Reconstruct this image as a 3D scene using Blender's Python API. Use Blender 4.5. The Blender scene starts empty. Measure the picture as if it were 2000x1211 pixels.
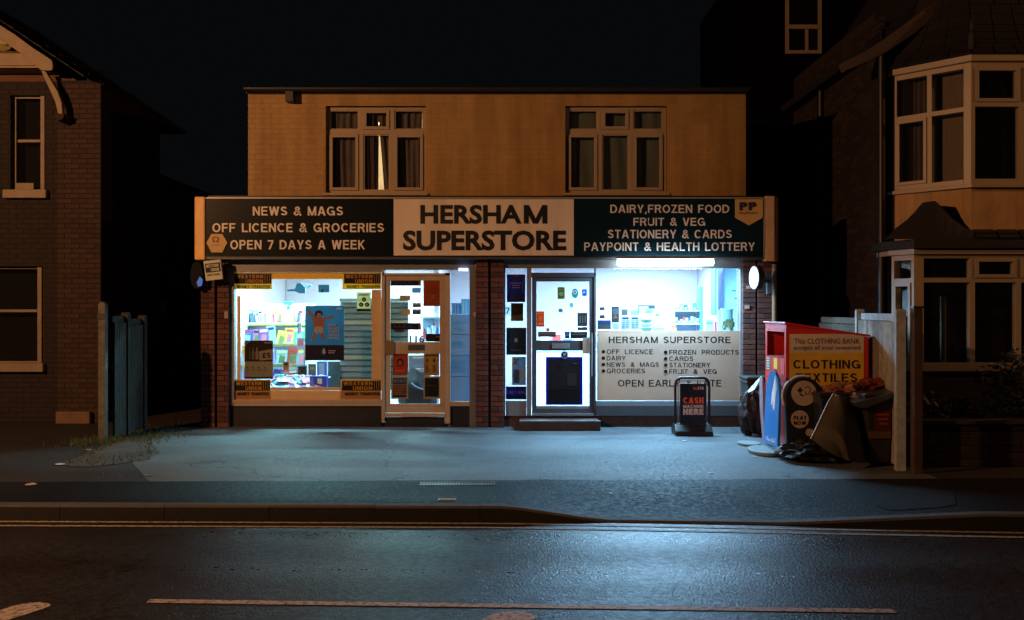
import bpy, math, random
from mathutils import Vector, Matrix, noise
random.seed(7)
S = bpy.context.scene
COL = S.collection
PI = math.pi

# ------------------------------------------------------------------ camera, world, lamps, exposure
F = 1890.0; CX, CY, CZ = 1000.0, 605.5, 1.70
cam = bpy.data.cameras.new('camera'); camo = bpy.data.objects.new('camera', cam); COL.objects.link(camo)
camo.location = (0, 0, CZ); camo.rotation_euler = (PI / 2, 0, 0)
cam.sensor_width = 36; cam.lens = F / 2000 * 36; cam.clip_start = .05; cam.clip_end = 1500
S.camera = camo
S.view_settings.view_transform = 'Standard'; S.view_settings.look = 'None'
S.view_settings.gamma = 1; S.view_settings.exposure = 0
S.render.engine = 'CYCLES'
S.cycles.use_denoising = True
S.cycles.sample_clamp_indirect = 6
S.cycles.max_bounces = 8; S.cycles.transparent_max_bounces = 24
S.cycles.caustics_reflective = False; S.cycles.caustics_refractive = False
W = bpy.data.worlds.new('World'); S.world = W; W.use_nodes = True
wn = W.node_tree.nodes; wl = W.node_tree.links
bg = wn['Background']
bg.inputs['Color'].default_value = (.78, .86, 1, 1); bg.inputs['Strength'].default_value = .0029

SODIUM = (1.0, .45, .19)
COOL = (.32, .66, 1.0); COOLG = (.42, .90, 1.0)
LAMP_LEFT = (-10.0, 4.2, 5.8); LAMP_LEFT_W = 3800
LAMP_RIGHT = (14.2, 8.3, 6.2); LAMP_RIGHT_W = 700
def light(name, kind, loc, watts, color, size=.2, size_y=None, rot=(0, 0, 0), spot=None, blend=.4):
    l = bpy.data.lights.new(name, kind); l.energy = watts; l.color = color
    if kind == 'AREA':
        l.size = size
        if size_y: l.shape = 'RECTANGLE'; l.size_y = size_y
    else: l.shadow_soft_size = size
    if kind == 'SPOT': l.spot_size = spot; l.spot_blend = blend
    o = bpy.data.objects.new(name, l); COL.objects.link(o); o.location = loc; o.rotation_euler = rot
    return o
light('street_lamp_light', 'POINT', LAMP_LEFT, LAMP_LEFT_W, SODIUM, .12)
light('street_lamp_light', 'POINT', LAMP_RIGHT, LAMP_RIGHT_W, SODIUM, .12)

# ------------------------------------------------------------------ helpers
def X(px, Y): return (px - CX) / F * Y
def Z(py, Y): return CZ - (py - CY) / F * Y
def hexc(h):
    h = h.lstrip('#'); r = []
    for i in (0, 2, 4):
        v = int(h[i:i + 2], 16) / 255
        r.append(v / 12.92 if v <= .04045 else ((v + .055) / 1.055) ** 2.4)
    return tuple(r)
_m = {}
def mat(name, color, rough=.6, metal=0, var=.12, scale=6, bump=0, bscale=60, spec=.5, emit=None, estr=0, stain=0):
    if name in _m: return _m[name]
    m = bpy.data.materials.new(name); m.use_nodes = True; nt = m.node_tree; N = nt.nodes; L = nt.links
    b = N['Principled BSDF']
    if isinstance(color, str): color = hexc(color)
    b.inputs['Roughness'].default_value = rough; b.inputs['Metallic'].default_value = metal
    b.inputs['Specular IOR Level'].default_value = spec
    b.inputs['Base Color'].default_value = (*color, 1)
    tc = N.new('ShaderNodeTexCoord')
    if var:
        n = N.new('ShaderNodeTexNoise'); n.inputs['Scale'].default_value = scale; n.inputs['Detail'].default_value = 6
        n.inputs['Roughness'].default_value = .65
        L.new(tc.outputs['Object'], n.inputs['Vector'])
        r = N.new('ShaderNodeMapRange'); r.inputs['From Min'].default_value = .25; r.inputs['From Max'].default_value = .75
        r.inputs['To Min'].default_value = 1 - var * 1.6; r.inputs['To Max'].default_value = 1 + var
        L.new(n.outputs['Fac'], r.inputs['Value'])
        mx = N.new('ShaderNodeVectorMath'); mx.operation = 'SCALE'; mx.inputs[0].default_value = color
        fac = r.outputs['Result']
        if stain:   # rain streaks and grime with their own place on the wall
            ge = N.new('ShaderNodeNewGeometry'); mp = N.new('ShaderNodeMapping'); mp.inputs['Scale'].default_value = (4.5, 4.5, .55)
            sn = N.new('ShaderNodeTexNoise'); sn.inputs['Scale'].default_value = 1; sn.inputs['Detail'].default_value = 7; sn.inputs['Roughness'].default_value = .6
            L.new(ge.outputs['Position'], mp.inputs['Vector']); L.new(mp.outputs['Vector'], sn.inputs['Vector'])
            sr = N.new('ShaderNodeMapRange'); sr.inputs['From Min'].default_value = .35; sr.inputs['From Max'].default_value = .62; sr.inputs['To Min'].default_value = 1 - stain; sr.inputs['To Max'].default_value = 1.04
            L.new(sn.outputs['Fac'], sr.inputs['Value'])
            mm = N.new('ShaderNodeMath'); mm.operation = 'MULTIPLY'; L.new(fac, mm.inputs[0]); L.new(sr.outputs[0], mm.inputs[1]); fac = mm.outputs[0]
        L.new(fac, mx.inputs['Scale']); L.new(mx.outputs['Vector'], b.inputs['Base Color'])
    if bump:
        n2 = N.new('ShaderNodeTexNoise'); n2.inputs['Scale'].default_value = bscale; n2.inputs['Detail'].default_value = 5
        L.new(tc.outputs['Object'], n2.inputs['Vector'])
        bp = N.new('ShaderNodeBump'); bp.inputs['Strength'].default_value = bump; bp.inputs['Distance'].default_value = .01
        L.new(n2.outputs['Fac'], bp.inputs['Height']); L.new(bp.outputs['Normal'], b.inputs['Normal'])
    if emit:
        b.inputs['Emission Color'].default_value = (*emit, 1); b.inputs['Emission Strength'].default_value = estr
    _m[name] = m; return m
def glass(name='window_glass', tint=(.93, .97, .97), refl=1.0, dirt=.02):
    if name in _m: return _m[name]
    m = bpy.data.materials.new(name); m.use_nodes = True; nt = m.node_tree; N = nt.nodes; L = nt.links
    for n in list(N): N.remove(n)
    out = N.new('ShaderNodeOutputMaterial'); t = N.new('ShaderNodeBsdfTransparent'); g = N.new('ShaderNodeBsdfGlossy')
    t.inputs['Color'].default_value = (*tint, 1); g.inputs['Roughness'].default_value = .03
    f0 = N.new('ShaderNodeLayerWeight'); f0.inputs['Blend'].default_value = .5
    f1 = N.new('ShaderNodeMath'); f1.operation = 'POWER'; L.new(f0.outputs['Facing'], f1.inputs[0]); f1.inputs[1].default_value = 5
    f = N.new('ShaderNodeMath'); f.operation = 'MULTIPLY_ADD'; L.new(f1.outputs[0], f.inputs[0]); f.inputs[1].default_value = .94; f.inputs[2].default_value = .035
    k = N.new('ShaderNodeMath'); k.operation = 'MULTIPLY'; k.inputs[1].default_value = refl
    mx = N.new('ShaderNodeMixShader'); L.new(f.outputs[0], k.inputs[0]); L.new(k.outputs[0], mx.inputs[0])
    L.new(t.outputs[0], mx.inputs[1]); L.new(g.outputs[0], mx.inputs[2])
    d = N.new('ShaderNodeBsdfDiffuse'); d.inputs['Color'].default_value = (.6, .6, .6, 1)
    m2 = N.new('ShaderNodeMixShader'); m2.inputs[0].default_value = dirt
    L.new(mx.outputs[0], m2.inputs[1]); L.new(d.outputs[0], m2.inputs[2]); L.new(m2.outputs[0], out.inputs['Surface'])
    _m[name] = m; return m

class MB:
    """collects faces in world coordinates; build() links them as one mesh object under a thing"""
    def __init__(s): s.v = []; s.f = []; s.mi = []; s.cur = 0
    def face(s, pts):
        i = len(s.v); s.v += [tuple(p) for p in pts]; s.f.append(tuple(range(i, i + len(pts)))); s.mi.append(s.cur); return s
    def mesh(s, vs, fs):
        i = len(s.v); s.v += [tuple(p) for p in vs]
        for f in fs: s.f.append(tuple(i + k for k in f)); s.mi.append(s.cur)
        return s
    def box(s, x0, x1, y0, y1, z0, z1):
        x0, x1 = sorted((x0, x1)); y0, y1 = sorted((y0, y1)); z0, z1 = sorted((z0, z1))
        return s.mesh([(x0, y0, z0), (x1, y0, z0), (x1, y1, z0), (x0, y1, z0), (x0, y0, z1), (x1, y0, z1), (x1, y1, z1), (x0, y1, z1)],
                      [(0, 1, 5, 4), (1, 2, 6, 5), (2, 3, 7, 6), (3, 0, 4, 7), (4, 5, 6, 7), (3, 2, 1, 0)])
    def prism(s, poly, d0, d1, T=None):
        """poly in (u, z), extruded from depth d0 to d1; T maps (u, d, z) to world"""
        T = T or (lambda u, d, z: (u, d, z)); n = len(poly)
        vs = [T(u, d0, z) for u, z in poly] + [T(u, d1, z) for u, z in poly]
        fs = [tuple(range(n)), tuple(range(2 * n - 1, n - 1, -1))]
        for i in range(n): j = (i + 1) % n; fs.append((i, i + n, j + n, j))
        return s.mesh(vs, fs)
    def tube(s, a, b, r0, r1=None, n=12):
        a = Vector(a); b = Vector(b); r1 = r0 if r1 is None else r1; ax = (b - a).normalized()
        u = ax.orthogonal().normalized(); w = ax.cross(u)
        vs = []
        for c, r in ((a, r0), (b, r1)):
            for i in range(n): t = 2 * PI * i / n; vs.append(c + u * (r * math.cos(t)) + w * (r * math.sin(t)))
        fs = [(i, (i + 1) % n, (i + 1) % n + n, i + n) for i in range(n)] + [tuple(range(n - 1, -1, -1)), tuple(range(n, 2 * n))]
        return s.mesh(vs, fs)
    def path(s, pts, r, n=8):
        for a, b in zip(pts, pts[1:]): s.tube(a, b, r, r, n)
        return s
    def build(s, name, m, parent=None, smooth=False, bevel=0):
        me = bpy.data.meshes.new(name)
        off = Vector(parent['_o']) if parent is not None and '_o' in parent else Vector((0, 0, 0))
        me.from_pydata([tuple(Vector(p) - off) for p in s.v], [], s.f)
        for mm in (m if isinstance(m, (list, tuple)) else [m]): me.materials.append(mm)
        for p, k in zip(me.polygons, s.mi): p.material_index = k
        me.validate(); me.update()
        o = bpy.data.objects.new(name, me); COL.objects.link(o)
        if parent is not None: o.parent = parent; o['_o'] = tuple(off)
        if smooth:
            me.polygons.foreach_set('use_smooth', [True] * len(me.polygons)); me.set_sharp_from_angle(angle=math.radians(38))
        if bevel:
            b = o.modifiers.new('bevel', 'BEVEL'); b.width = bevel; b.segments = 2; b.limit_method = 'ANGLE'
        return o
def thing(name, label, cat, loc, group=None):
    o = bpy.data.objects.new(name, None); COL.objects.link(o); o.location = loc; o.empty_display_size = .2
    o['_o'] = tuple(loc); o['label'] = label; o['category'] = cat
    if group: o['group'] = group
    return o
def tag(o, label, cat, group=None):
    o['label'] = label; o['category'] = cat
    if group: o['group'] = group
    return o
def struct(o): o['kind'] = 'structure'; return o
def stuff(o): o['kind'] = 'stuff'; return o
def B(name, m, parent, *a, **k): return MB().box(*a).build(name, m, parent, **k)

# ------------------------------------------------------------------ lettering: a grotesque drawn as strokes, and the built-in font
def arc(cx, cz, rx, rz, a0, a1, n=14):
    return [(cx + rx * math.cos(math.radians(a0 + (a1 - a0) * i / n)), cz + rz * math.sin(math.radians(a0 + (a1 - a0) * i / n))) for i in range(n + 1)]
def glyph(c, t):
    """returns advance width and strokes: ('s', polyline) or ('d', x0, z0, x1, z1, width)"""
    h = t / 2; H = 1 - h; d = t * 1.08
    def V(x, a=0, b=1): return ('s', [(x, a), (x, b)])
    def Hh(z, a, b): return ('s', [(a, z), (b, z)])
    G = {
     'A': (.76, [('d', d*.5, 0, .38 - d*.12, 1, d), ('d', .76 - d*.5, 0, .38 + d*.12, 1, d), Hh(.3, .17, .59)]),
     'B': (.66, [V(h), ('s', [(h, H), (.38, H)] + arc(.38, .75 - h*.5 , .22 - h*.2, .25 - h*.5, 90, -90) + [(h, .5)]), ('s', [(h, .5), (.4, .5)] + arc(.4, .25 + h*.5, .26 - h*.9, .25 - h*.5, 90, -90) + [(h, h)])]),
     'C': (.72, [('s', arc(.38, .5, .38 - h, .5 - h, 42, 318, 26))]),
     'D': (.70, [V(h), ('s', [(h, H), (.30, H)] + arc(.30, .5, .40 - h, .5 - h, 90, -90, 18) + [(h, h)])]),
     'E': (.62, [V(h), Hh(H, t, .60), Hh(.52, t, .56), Hh(h, t, .62)]),
     'F': (.58, [V(h), Hh(H, t, .58), Hh(.5, t, .52)]),
     'G': (.78, [('s', arc(.39, .5, .39 - h, .5 - h, 42, 350, 28)), ('s', [(.42, .46), (.78 - h, .46)]), ('s', [(.78 - h, .46), (.78 - h, 0)])]),
     'H': (.68, [V(h), V(.68 - h), Hh(.52, t, .68 - t)]),
     'I': (t, [V(h)]),
     'J': (.5, [('s', [(.5 - h, 1), (.5 - h, .25)] + arc(.25, .25, .25 - h, .25 - h, 0, -180))]),
     'K': (.68, [V(h), ('d', .58, 0, .25, .55, d), ('d', .12, .38, .56, 1, d)]),
     'L': (.55, [V(h), Hh(h, t, .55)]),
     'M': (.82, [V(h), V(.82 - h), ('d', .41, 0, h, 1, d*.95), ('d', .41, 0, .82 - h, 1, d*.95)]),
     'N': (.68, [V(h), V(.68 - h), ('d', .68 - h, 0, h, 1, d)]),
     'O': (.78, [('s', arc(.39, .5, .39 - h, .5 - h, 0, 360, 32))]),
     'P': (.62, [V(h), ('s', [(h, H), (.36, H)] + arc(.36, .72 - h*.2, .26 - h, .28 - h*.8, 90, -90) + [(h, .44 + h*.6)])]),
     'Q': (.78, [('s', arc(.39, .5, .39 - h, .5 - h, 0, 360, 32)), ('d', .72, -.02, .46, .3, d)]),
     'R': (.68, [V(h), ('s', [(h, H), (.40, H)] + arc(.40, .73 - h*.2, .25 - h, .27 - h*.8, 90, -90) + [(h, .46 + h*.6)]), ('d', .60, 0, .42, .5, d)]),
     'S': (.64, [('s', arc(.32, .735 - h*.4, .29 - h, .265 - h*.6, 20, 200, 14) + arc(.32, .30 - h*.05, .32 - h, .265 + h*.05 - h, 95, -158, 18)[1:])]),
     'T': (.62, [V(.31, 0, 1 - t), Hh(H, 0, .62)]),
     'U': (.68, [('s', [(h, 1), (h, .34)] + arc(.34, .34, .34 - h, .34 - h, 180, 360, 16) + [(.68 - h, 1)])]),
     'V': (.68, [('d', .34 - d*.12, 0, d*.5, 1, d), ('d', .34 + d*.12, 0, .68 - d*.5, 1, d)]),
     'W': (.98, [('d', .27, 0, d*.5, 1, d), ('d', .27, 0, .49, 1, d), ('d', .71, 0, .49, 1, d), ('d', .71, 0, .98 - d*.5, 1, d)]),
     'X': (.68, [('d', d*.5, 0, .68 - d*.6, 1, d), ('d', .68 - d*.5, 0, d*.6, 1, d)]),
     'Y': (.68, [V(.34, 0, .42), ('d', .34, .38, d*.5, 1, d), ('d', .34, .38, .68 - d*.5, 1, d)]),
     'Z': (.62, [Hh(H, 0, .6), Hh(h, 0, .62), ('d', d*.6, t*.5, .60 - d*.5, 1 - t*.5, d)]),
     '&': (.74, [('s', [(.70, .0), (.26, .60)] + arc(.36, .78 - h*.3, .16, .20 - h*.4, 215, -30, 14) + [(.20, .44)] + arc(.28, .25, .28 - h, .25 - h, 130, 300, 12) + [(.62, .46)])]),
     '7': (.56, [Hh(H, 0, .56), ('d', .17, 0, .48, 1 - t, d)]),
     '1': (.36, [V(.36 - h), ('d', .05, .7, .26, .92, d)]),
     '6': (.6, [('s', arc(.3, .31, .3 - h, .31 - h, 0, 360, 24)), ('s', arc(.36, .5, .36 - h, .5 - h, 175, 70, 10))]),
     '5': (.58, [Hh(H, .1, .54), ('d', .06, .48, .14, 1, d*.9), ('s', arc(.27, .33, .29 - h, .33 - h, 140, -150, 18))]),
     '£': (.6, [('s', arc(.36, .72, .2, .28 - h, 10, 180, 12) + [(.18, h)]), Hh(.45, .02, .46), Hh(h, 0, .6)]),
     ',': (.18, [('d', .05, -.16, .09, t, d*.8)]),
     '.': (.18, [V(.09, 0, t)]),
     '!': (t, [V(h, .3, 1), V(h, 0, t)]),
     "'": (t, [V(h, .7, 1)]),
     ' ': (.36, []),
    }
    return G.get(c, (.36, []))
def strip(poly, t):
    h = t / 2; n = len(poly); closed = n > 2 and math.dist(poly[0], poly[-1]) < 1e-6
    L_, R_ = [], []
    for i in range(n):
        def dr(a, b):
            dx, dz = b[0] - a[0], b[1] - a[1]; l = math.hypot(dx, dz) or 1; return (dx / l, dz / l)
        d0 = dr(poly[i - 1], poly[i]) if i else (dr(poly[-2], poly[0]) if closed else None)
        d1 = dr(poly[i], poly[i + 1]) if i < n - 1 else (dr(poly[0], poly[1]) if closed else None)
        d0 = d0 or d1; d1 = d1 or d0
        nx, nz = -(d0[1] + d1[1]), d0[0] + d1[0]; l = math.hypot(nx, nz) or 1; nx /= l; nz /= l
        k = min(1 / max(.35, nx * -d0[1] + nz * d0[0]), 1.6) * h
        L_.append((poly[i][0] + nx * k, poly[i][1] + nz * k)); R_.append((poly[i][0] - nx * k, poly[i][1] - nz * k))
    return L_, R_
def lettering(text, x0, x1, z0, z1, y, m, parent, t=.17, T=None, gap=.13, thick=.004, space=None, name='lettering'):
    """capitals filling the box x0..x1, z0..z1 standing in front of depth y"""
    T = T or (lambda u, d, z: (u, d, z))
    items = []; cur = 0
    for c in text:
        w, st = glyph(c, t)
        if c == ' ' and space: w = space
        items.append((cur, st)); cur += w + gap
    tot = cur - gap; sx = (x1 - x0) / tot; sz = z1 - z0
    mb = MB(); q = 0; first = None
    for ox, st in items + [(0, None)]:
        if st is None or not st:
            if mb.f: o_ = mb.build(name, m, parent); first = first or o_; mb = MB()
            continue
        for s_ in st:
            q = (q + 1) % 4; yy = y - thick - q * .00035
            def P(u, z, d): return T(x0 + (ox + u) * sx, d, z0 + z * sz)
            if s_[0] == 'd':
                _, a, za, b, zb, w = s_
                pts = [(a - w/2, za), (a + w/2, za), (b + w/2, zb), (b - w/2, zb)]
                mb.face([P(u, z, yy) for u, z in pts])
                for i in range(4):
                    u, z = pts[i]; u2, z2 = pts[(i + 1) % 4]
                    mb.face([P(u, z, yy), P(u2, z2, yy), P(u2, z2, y), P(u, z, y)])
            else:
                L_, R_ = strip(s_[1], t)
                for i in range(len(L_) - 1):
                    mb.face([P(*L_[i], yy), P(*R_[i], yy), P(*R_[i + 1], yy), P(*L_[i + 1], yy)])
                    mb.face([P(*L_[i], yy), P(*L_[i + 1], yy), P(*L_[i + 1], y), P(*L_[i], y)])
                    mb.face([P(*R_[i], yy), P(*R_[i + 1], yy), P(*R_[i + 1], y), P(*R_[i], y)])
    return first
def fonttext(text, x0, x1, z0, z1, y, m, parent, bold=.0, T=None, thick=.004, name='lettering', shear=0):
    c = bpy.data.curves.new('lettering', 'FONT'); c.body = text; c.offset = bold; c.resolution_u = 3; c.shear = shear
    o = bpy.data.objects.new('tmp', c); COL.objects.link(o)
    me = bpy.data.meshes.new_from_object(o.evaluated_get(bpy.context.evaluated_depsgraph_get()))
    bpy.data.objects.remove(o); bpy.data.curves.remove(c)
    xs = [v.co.x for v in me.vertices]; ys = [v.co.y for v in me.vertices]
    ax, bx, ay, by = min(xs), max(xs), min(ys), max(ys)
    T = T or (lambda u, d, z: (u, d, z))
    mb = MB()
    mb.mesh([T(x0 + (v.co.x - ax) / (bx - ax) * (x1 - x0), y - thick, z0 + (v.co.y - ay) / (by - ay) * (z1 - z0)) for v in me.vertices],
            [tuple(p.vertices) for p in me.polygons])
    bpy.data.meshes.remove(me)
    return mb.build(name, m, parent)

# ------------------------------------------------------------------ brickwork
_bc = {}
def brick_mesh(w, hh, axis, m):
    k = (round(w, 3), round(hh, 3), axis, m.name)
    if k not in _bc:
        d = .05; b = MB(); pn = m.name.startswith('painted')
        # slightly worn brick: front face inset (12 + 8 triangles)
        e = .0007 if pn else .004
        if axis == 'x':
            vs = [(0, e, 0), (w, e, 0), (w, e, hh), (0, e, hh), (e, 0, e), (w - e, 0, e), (w - e, 0, hh - e), (e, 0, hh - e), (0, d, 0), (w, d, 0), (w, d, hh), (0, d, hh)]
        else:
            s = 1 if axis == 'y+' else -1   # outward direction along x
            vs = [(-s*e, 0, 0), (-s*e, w, 0), (-s*e, w, hh), (-s*e, 0, hh), (0, e, e), (0, w - e, e), (0, w - e, hh - e), (0, e, hh - e), (-s*d, 0, 0), (-s*d, w, 0), (-s*d, w, hh), (-s*d, 0, hh)]
        b.mesh(vs, [(4, 5, 6, 7), (0, 1, 5, 4), (1, 2, 6, 5), (2, 3, 7, 6), (3, 0, 4, 7), (0, 8, 9, 1), (1, 9, 10, 2), (2, 10, 11, 3), (3, 11, 8, 0)])
        me = bpy.data.meshes.new('brick'); me.from_pydata(b.v, [], b.f); me.materials.append(m); me.update()
        _bc[k] = me
    return _bc[k]
def bricks(part, u0, u1, z0, z1, at, mats, budget, holes=(), axis='x', jt=.0015, soldier=(), L_=.215, Hc=.065, j=.010, mats_stuff=None):
    """courses of bricks on the face at depth `at`; the first budget[0] become objects, the rest one stuff mesh"""
    off = Vector(part['_o']); rest = MB(); nrest = 0
    k = 0; z = z0
    rnd = random.Random(int(u0 * 100) + 5)
    while z + Hc <= z1 + .02:
        u = u0 - (0 if k % 2 == 0 else (L_ + j) / 2)
        zt = min(z + Hc, z1)
        while u < u1 - .03:
            a, b = max(u, u0), min(u + L_, u1)
            segs = [(a, b)]
            for (ha, hb, hz0, hz1) in holes:
                if zt > hz0 and z < hz1:
                    ns = []
                    for (p, q) in segs:
                        if q <= ha or p >= hb: ns.append((p, q)); continue
                        if p < ha: ns.append((p, ha))
                        if q > hb: ns.append((hb, q))
                    segs = ns
            for (p, q) in segs:
                if q - p < .025: continue
                mi = rnd.randrange(len(mats)); m = mats[mi]; jit = rnd.uniform(-jt, jt)
                w = q - p; me = brick_mesh(w, zt - z, axis, m)
                pos = Vector((p, at + jit, z)) if axis == 'x' else Vector((at + jit, p, z))
                if budget[0] > 0:
                    budget[0] -= 1
                    o = bpy.data.objects.new('brick', me); COL.objects.link(o); o.parent = part; o.location = pos - off
                else:
                    rest.cur = mi
                    rest.mesh([v.co + pos for v in me.vertices], [tuple(p_.vertices) for p_ in me.polygons]); nrest += 1
            u += L_ + j
        z += Hc + j; k += 1
    if nrest: stuff(rest.build('brickwork', list(mats), part))
def tiled_slope(p00, p10, p01, p11, rows, m, parent, name='roof_tiles', th=.02, cols=0, kind=True):
    """lapped courses between eaves p00-p10 and ridge p01-p11"""
    p00, p10, p01, p11 = map(Vector, (p00, p10, p01, p11)); mb = MB()
    n = ((p10 - p00).cross(p01 - p00)).normalized()
    if n.z < 0: n = -n
    for i in range(rows):
        t0, t1 = i / rows, min(1, (i + 1.15) / rows)
        a, b = p00.lerp(p01, t0), p10.lerp(p11, t0); c, d = p10.lerp(p11, t1), p00.lerp(p01, t1)
        w = (b - a).length; nc = max(1, int(w / .28)); 
        for q in range(nc):
            s0, s1 = q / nc + .006, (q + 1) / nc - .006
            jt = random.uniform(0, .004)
            mb.mesh([a.lerp(b, s0) + n * (th + jt), a.lerp(b, s1) + n * (th + jt), d.lerp(c, s1) + n * .004, d.lerp(c, s0) + n * .004,
                     a.lerp(b, s0), a.lerp(b, s1), d.lerp(c, s1), d.lerp(c, s0)],
                    [(0, 1, 2, 3), (4, 5, 1, 0), (5, 6, 2, 1), (7, 4, 0, 3), (6, 7, 3, 2)])
    o = mb.build(name, m, parent)
    if kind: stuff(o)
    return o
def blob(c, rx, ry, rz, amp=.2, fr=2.5, seg=18, rings=12, seed=0, flat=.0):
    mb = MB(); vs = []; fs = []; c = Vector(c)
    for i in range(rings + 1):
        for k in range(seg):
            th = PI * i / rings; ph = 2 * PI * k / seg
            d = Vector((math.sin(th) * math.cos(ph), math.sin(th) * math.sin(ph), math.cos(th)))
            r = 1 + amp * noise.noise(d * fr + Vector((seed, seed * 2, 0))) * 2 + amp * .55 * noise.noise(d * fr * 3 + Vector((0, seed, 3))) + amp * .4 * abs(noise.noise(d * fr * 6 + Vector((seed, 1, 3))))
            p = Vector((d.x * rx * r, d.y * ry * r, max(d.z * rz * r, -rz * (1 - flat))))
            vs.append(c + p)
    for i in range(rings):
        for k in range(seg): fs.append((i * seg + k, i * seg + (k + 1) % seg, (i + 1) * seg + (k + 1) % seg, (i + 1) * seg + k))
    return mb.mesh(vs, fs)

# ------------------------------------------------------------------ materials
cream_a = mat('painted_brick_cream', (.345, .215, .070), .62, stain=.28, var=.10, scale=3, bump=.25, bscale=70)
cream_b = mat('painted_brick_cream_worn', (.338, .210, .068), .66, stain=.28, var=.10, scale=4, bump=.3, bscale=60)
cream_c = mat('painted_brick_cream_pale', (.352, .220, .072), .6, stain=.28, var=.10, scale=4, bump=.25, bscale=80)
cream_j = mat('painted_joint', (.335, .208, .068), .8, stain=.28, var=.10, scale=8)
red_a = mat('brick_red', (.10, .034, .022), .8, var=.25, scale=9, bump=.5, bscale=90)
red_b = mat('brick_dark_red', (.065, .026, .020), .85, var=.25, scale=9, bump=.5, bscale=90)
red_c = mat('brick_orange_red', (.12, .045, .028), .8, var=.25, scale=9, bump=.5, bscale=90)
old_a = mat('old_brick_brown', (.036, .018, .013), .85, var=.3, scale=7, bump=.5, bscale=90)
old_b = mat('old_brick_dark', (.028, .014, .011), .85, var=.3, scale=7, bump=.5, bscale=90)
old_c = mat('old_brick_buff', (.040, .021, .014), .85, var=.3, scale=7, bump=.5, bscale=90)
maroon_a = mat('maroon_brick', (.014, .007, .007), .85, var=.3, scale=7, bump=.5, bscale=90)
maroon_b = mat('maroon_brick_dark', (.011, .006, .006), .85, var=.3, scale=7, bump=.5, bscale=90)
mortar = mat('mortar', (.06, .05, .045), .95, var=.2, scale=12)
mortar_d = mat('sooty_mortar', (.016, .012, .011), .95, var=.2, scale=12)
upvc = mat('window_frame_white', (.34, .28, .19), .4, var=.05, scale=3)
old_white = mat('old_white_paint', (.21, .165, .11), .6, var=.16, scale=5, bump=.2, bscale=40)
slate = mat('roof_slate', (.009, .008, .009), .75, var=.2, scale=5)
black = mat('black_paint', (.012, .012, .013), .45, var=.1)
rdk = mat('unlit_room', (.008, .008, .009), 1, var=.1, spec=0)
dark_plastic = mat('dark_plastic', (.016, .018, .018), .42, var=.15, bump=.15, bscale=40)
alu = mat('grey_aluminium', (.30, .32, .33), .38, .55, var=.08)
alu_d = mat('dark_aluminium', (.10, .11, .12), .38, .5, var=.08)
stall = mat('stall_riser_black', (.018, .017, .018), .4, var=.3, scale=4)
conc = mat('concrete', (.30, .29, .27), .85, var=.18, scale=5, bump=.4, bscale=60)
G = glass()
Gd = glass('house_window_glass', (.93, .95, .96), 1.2, .004)
white_in = mat('shop_white_wall', (.58, .44, .46), .8, var=.03)

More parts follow.
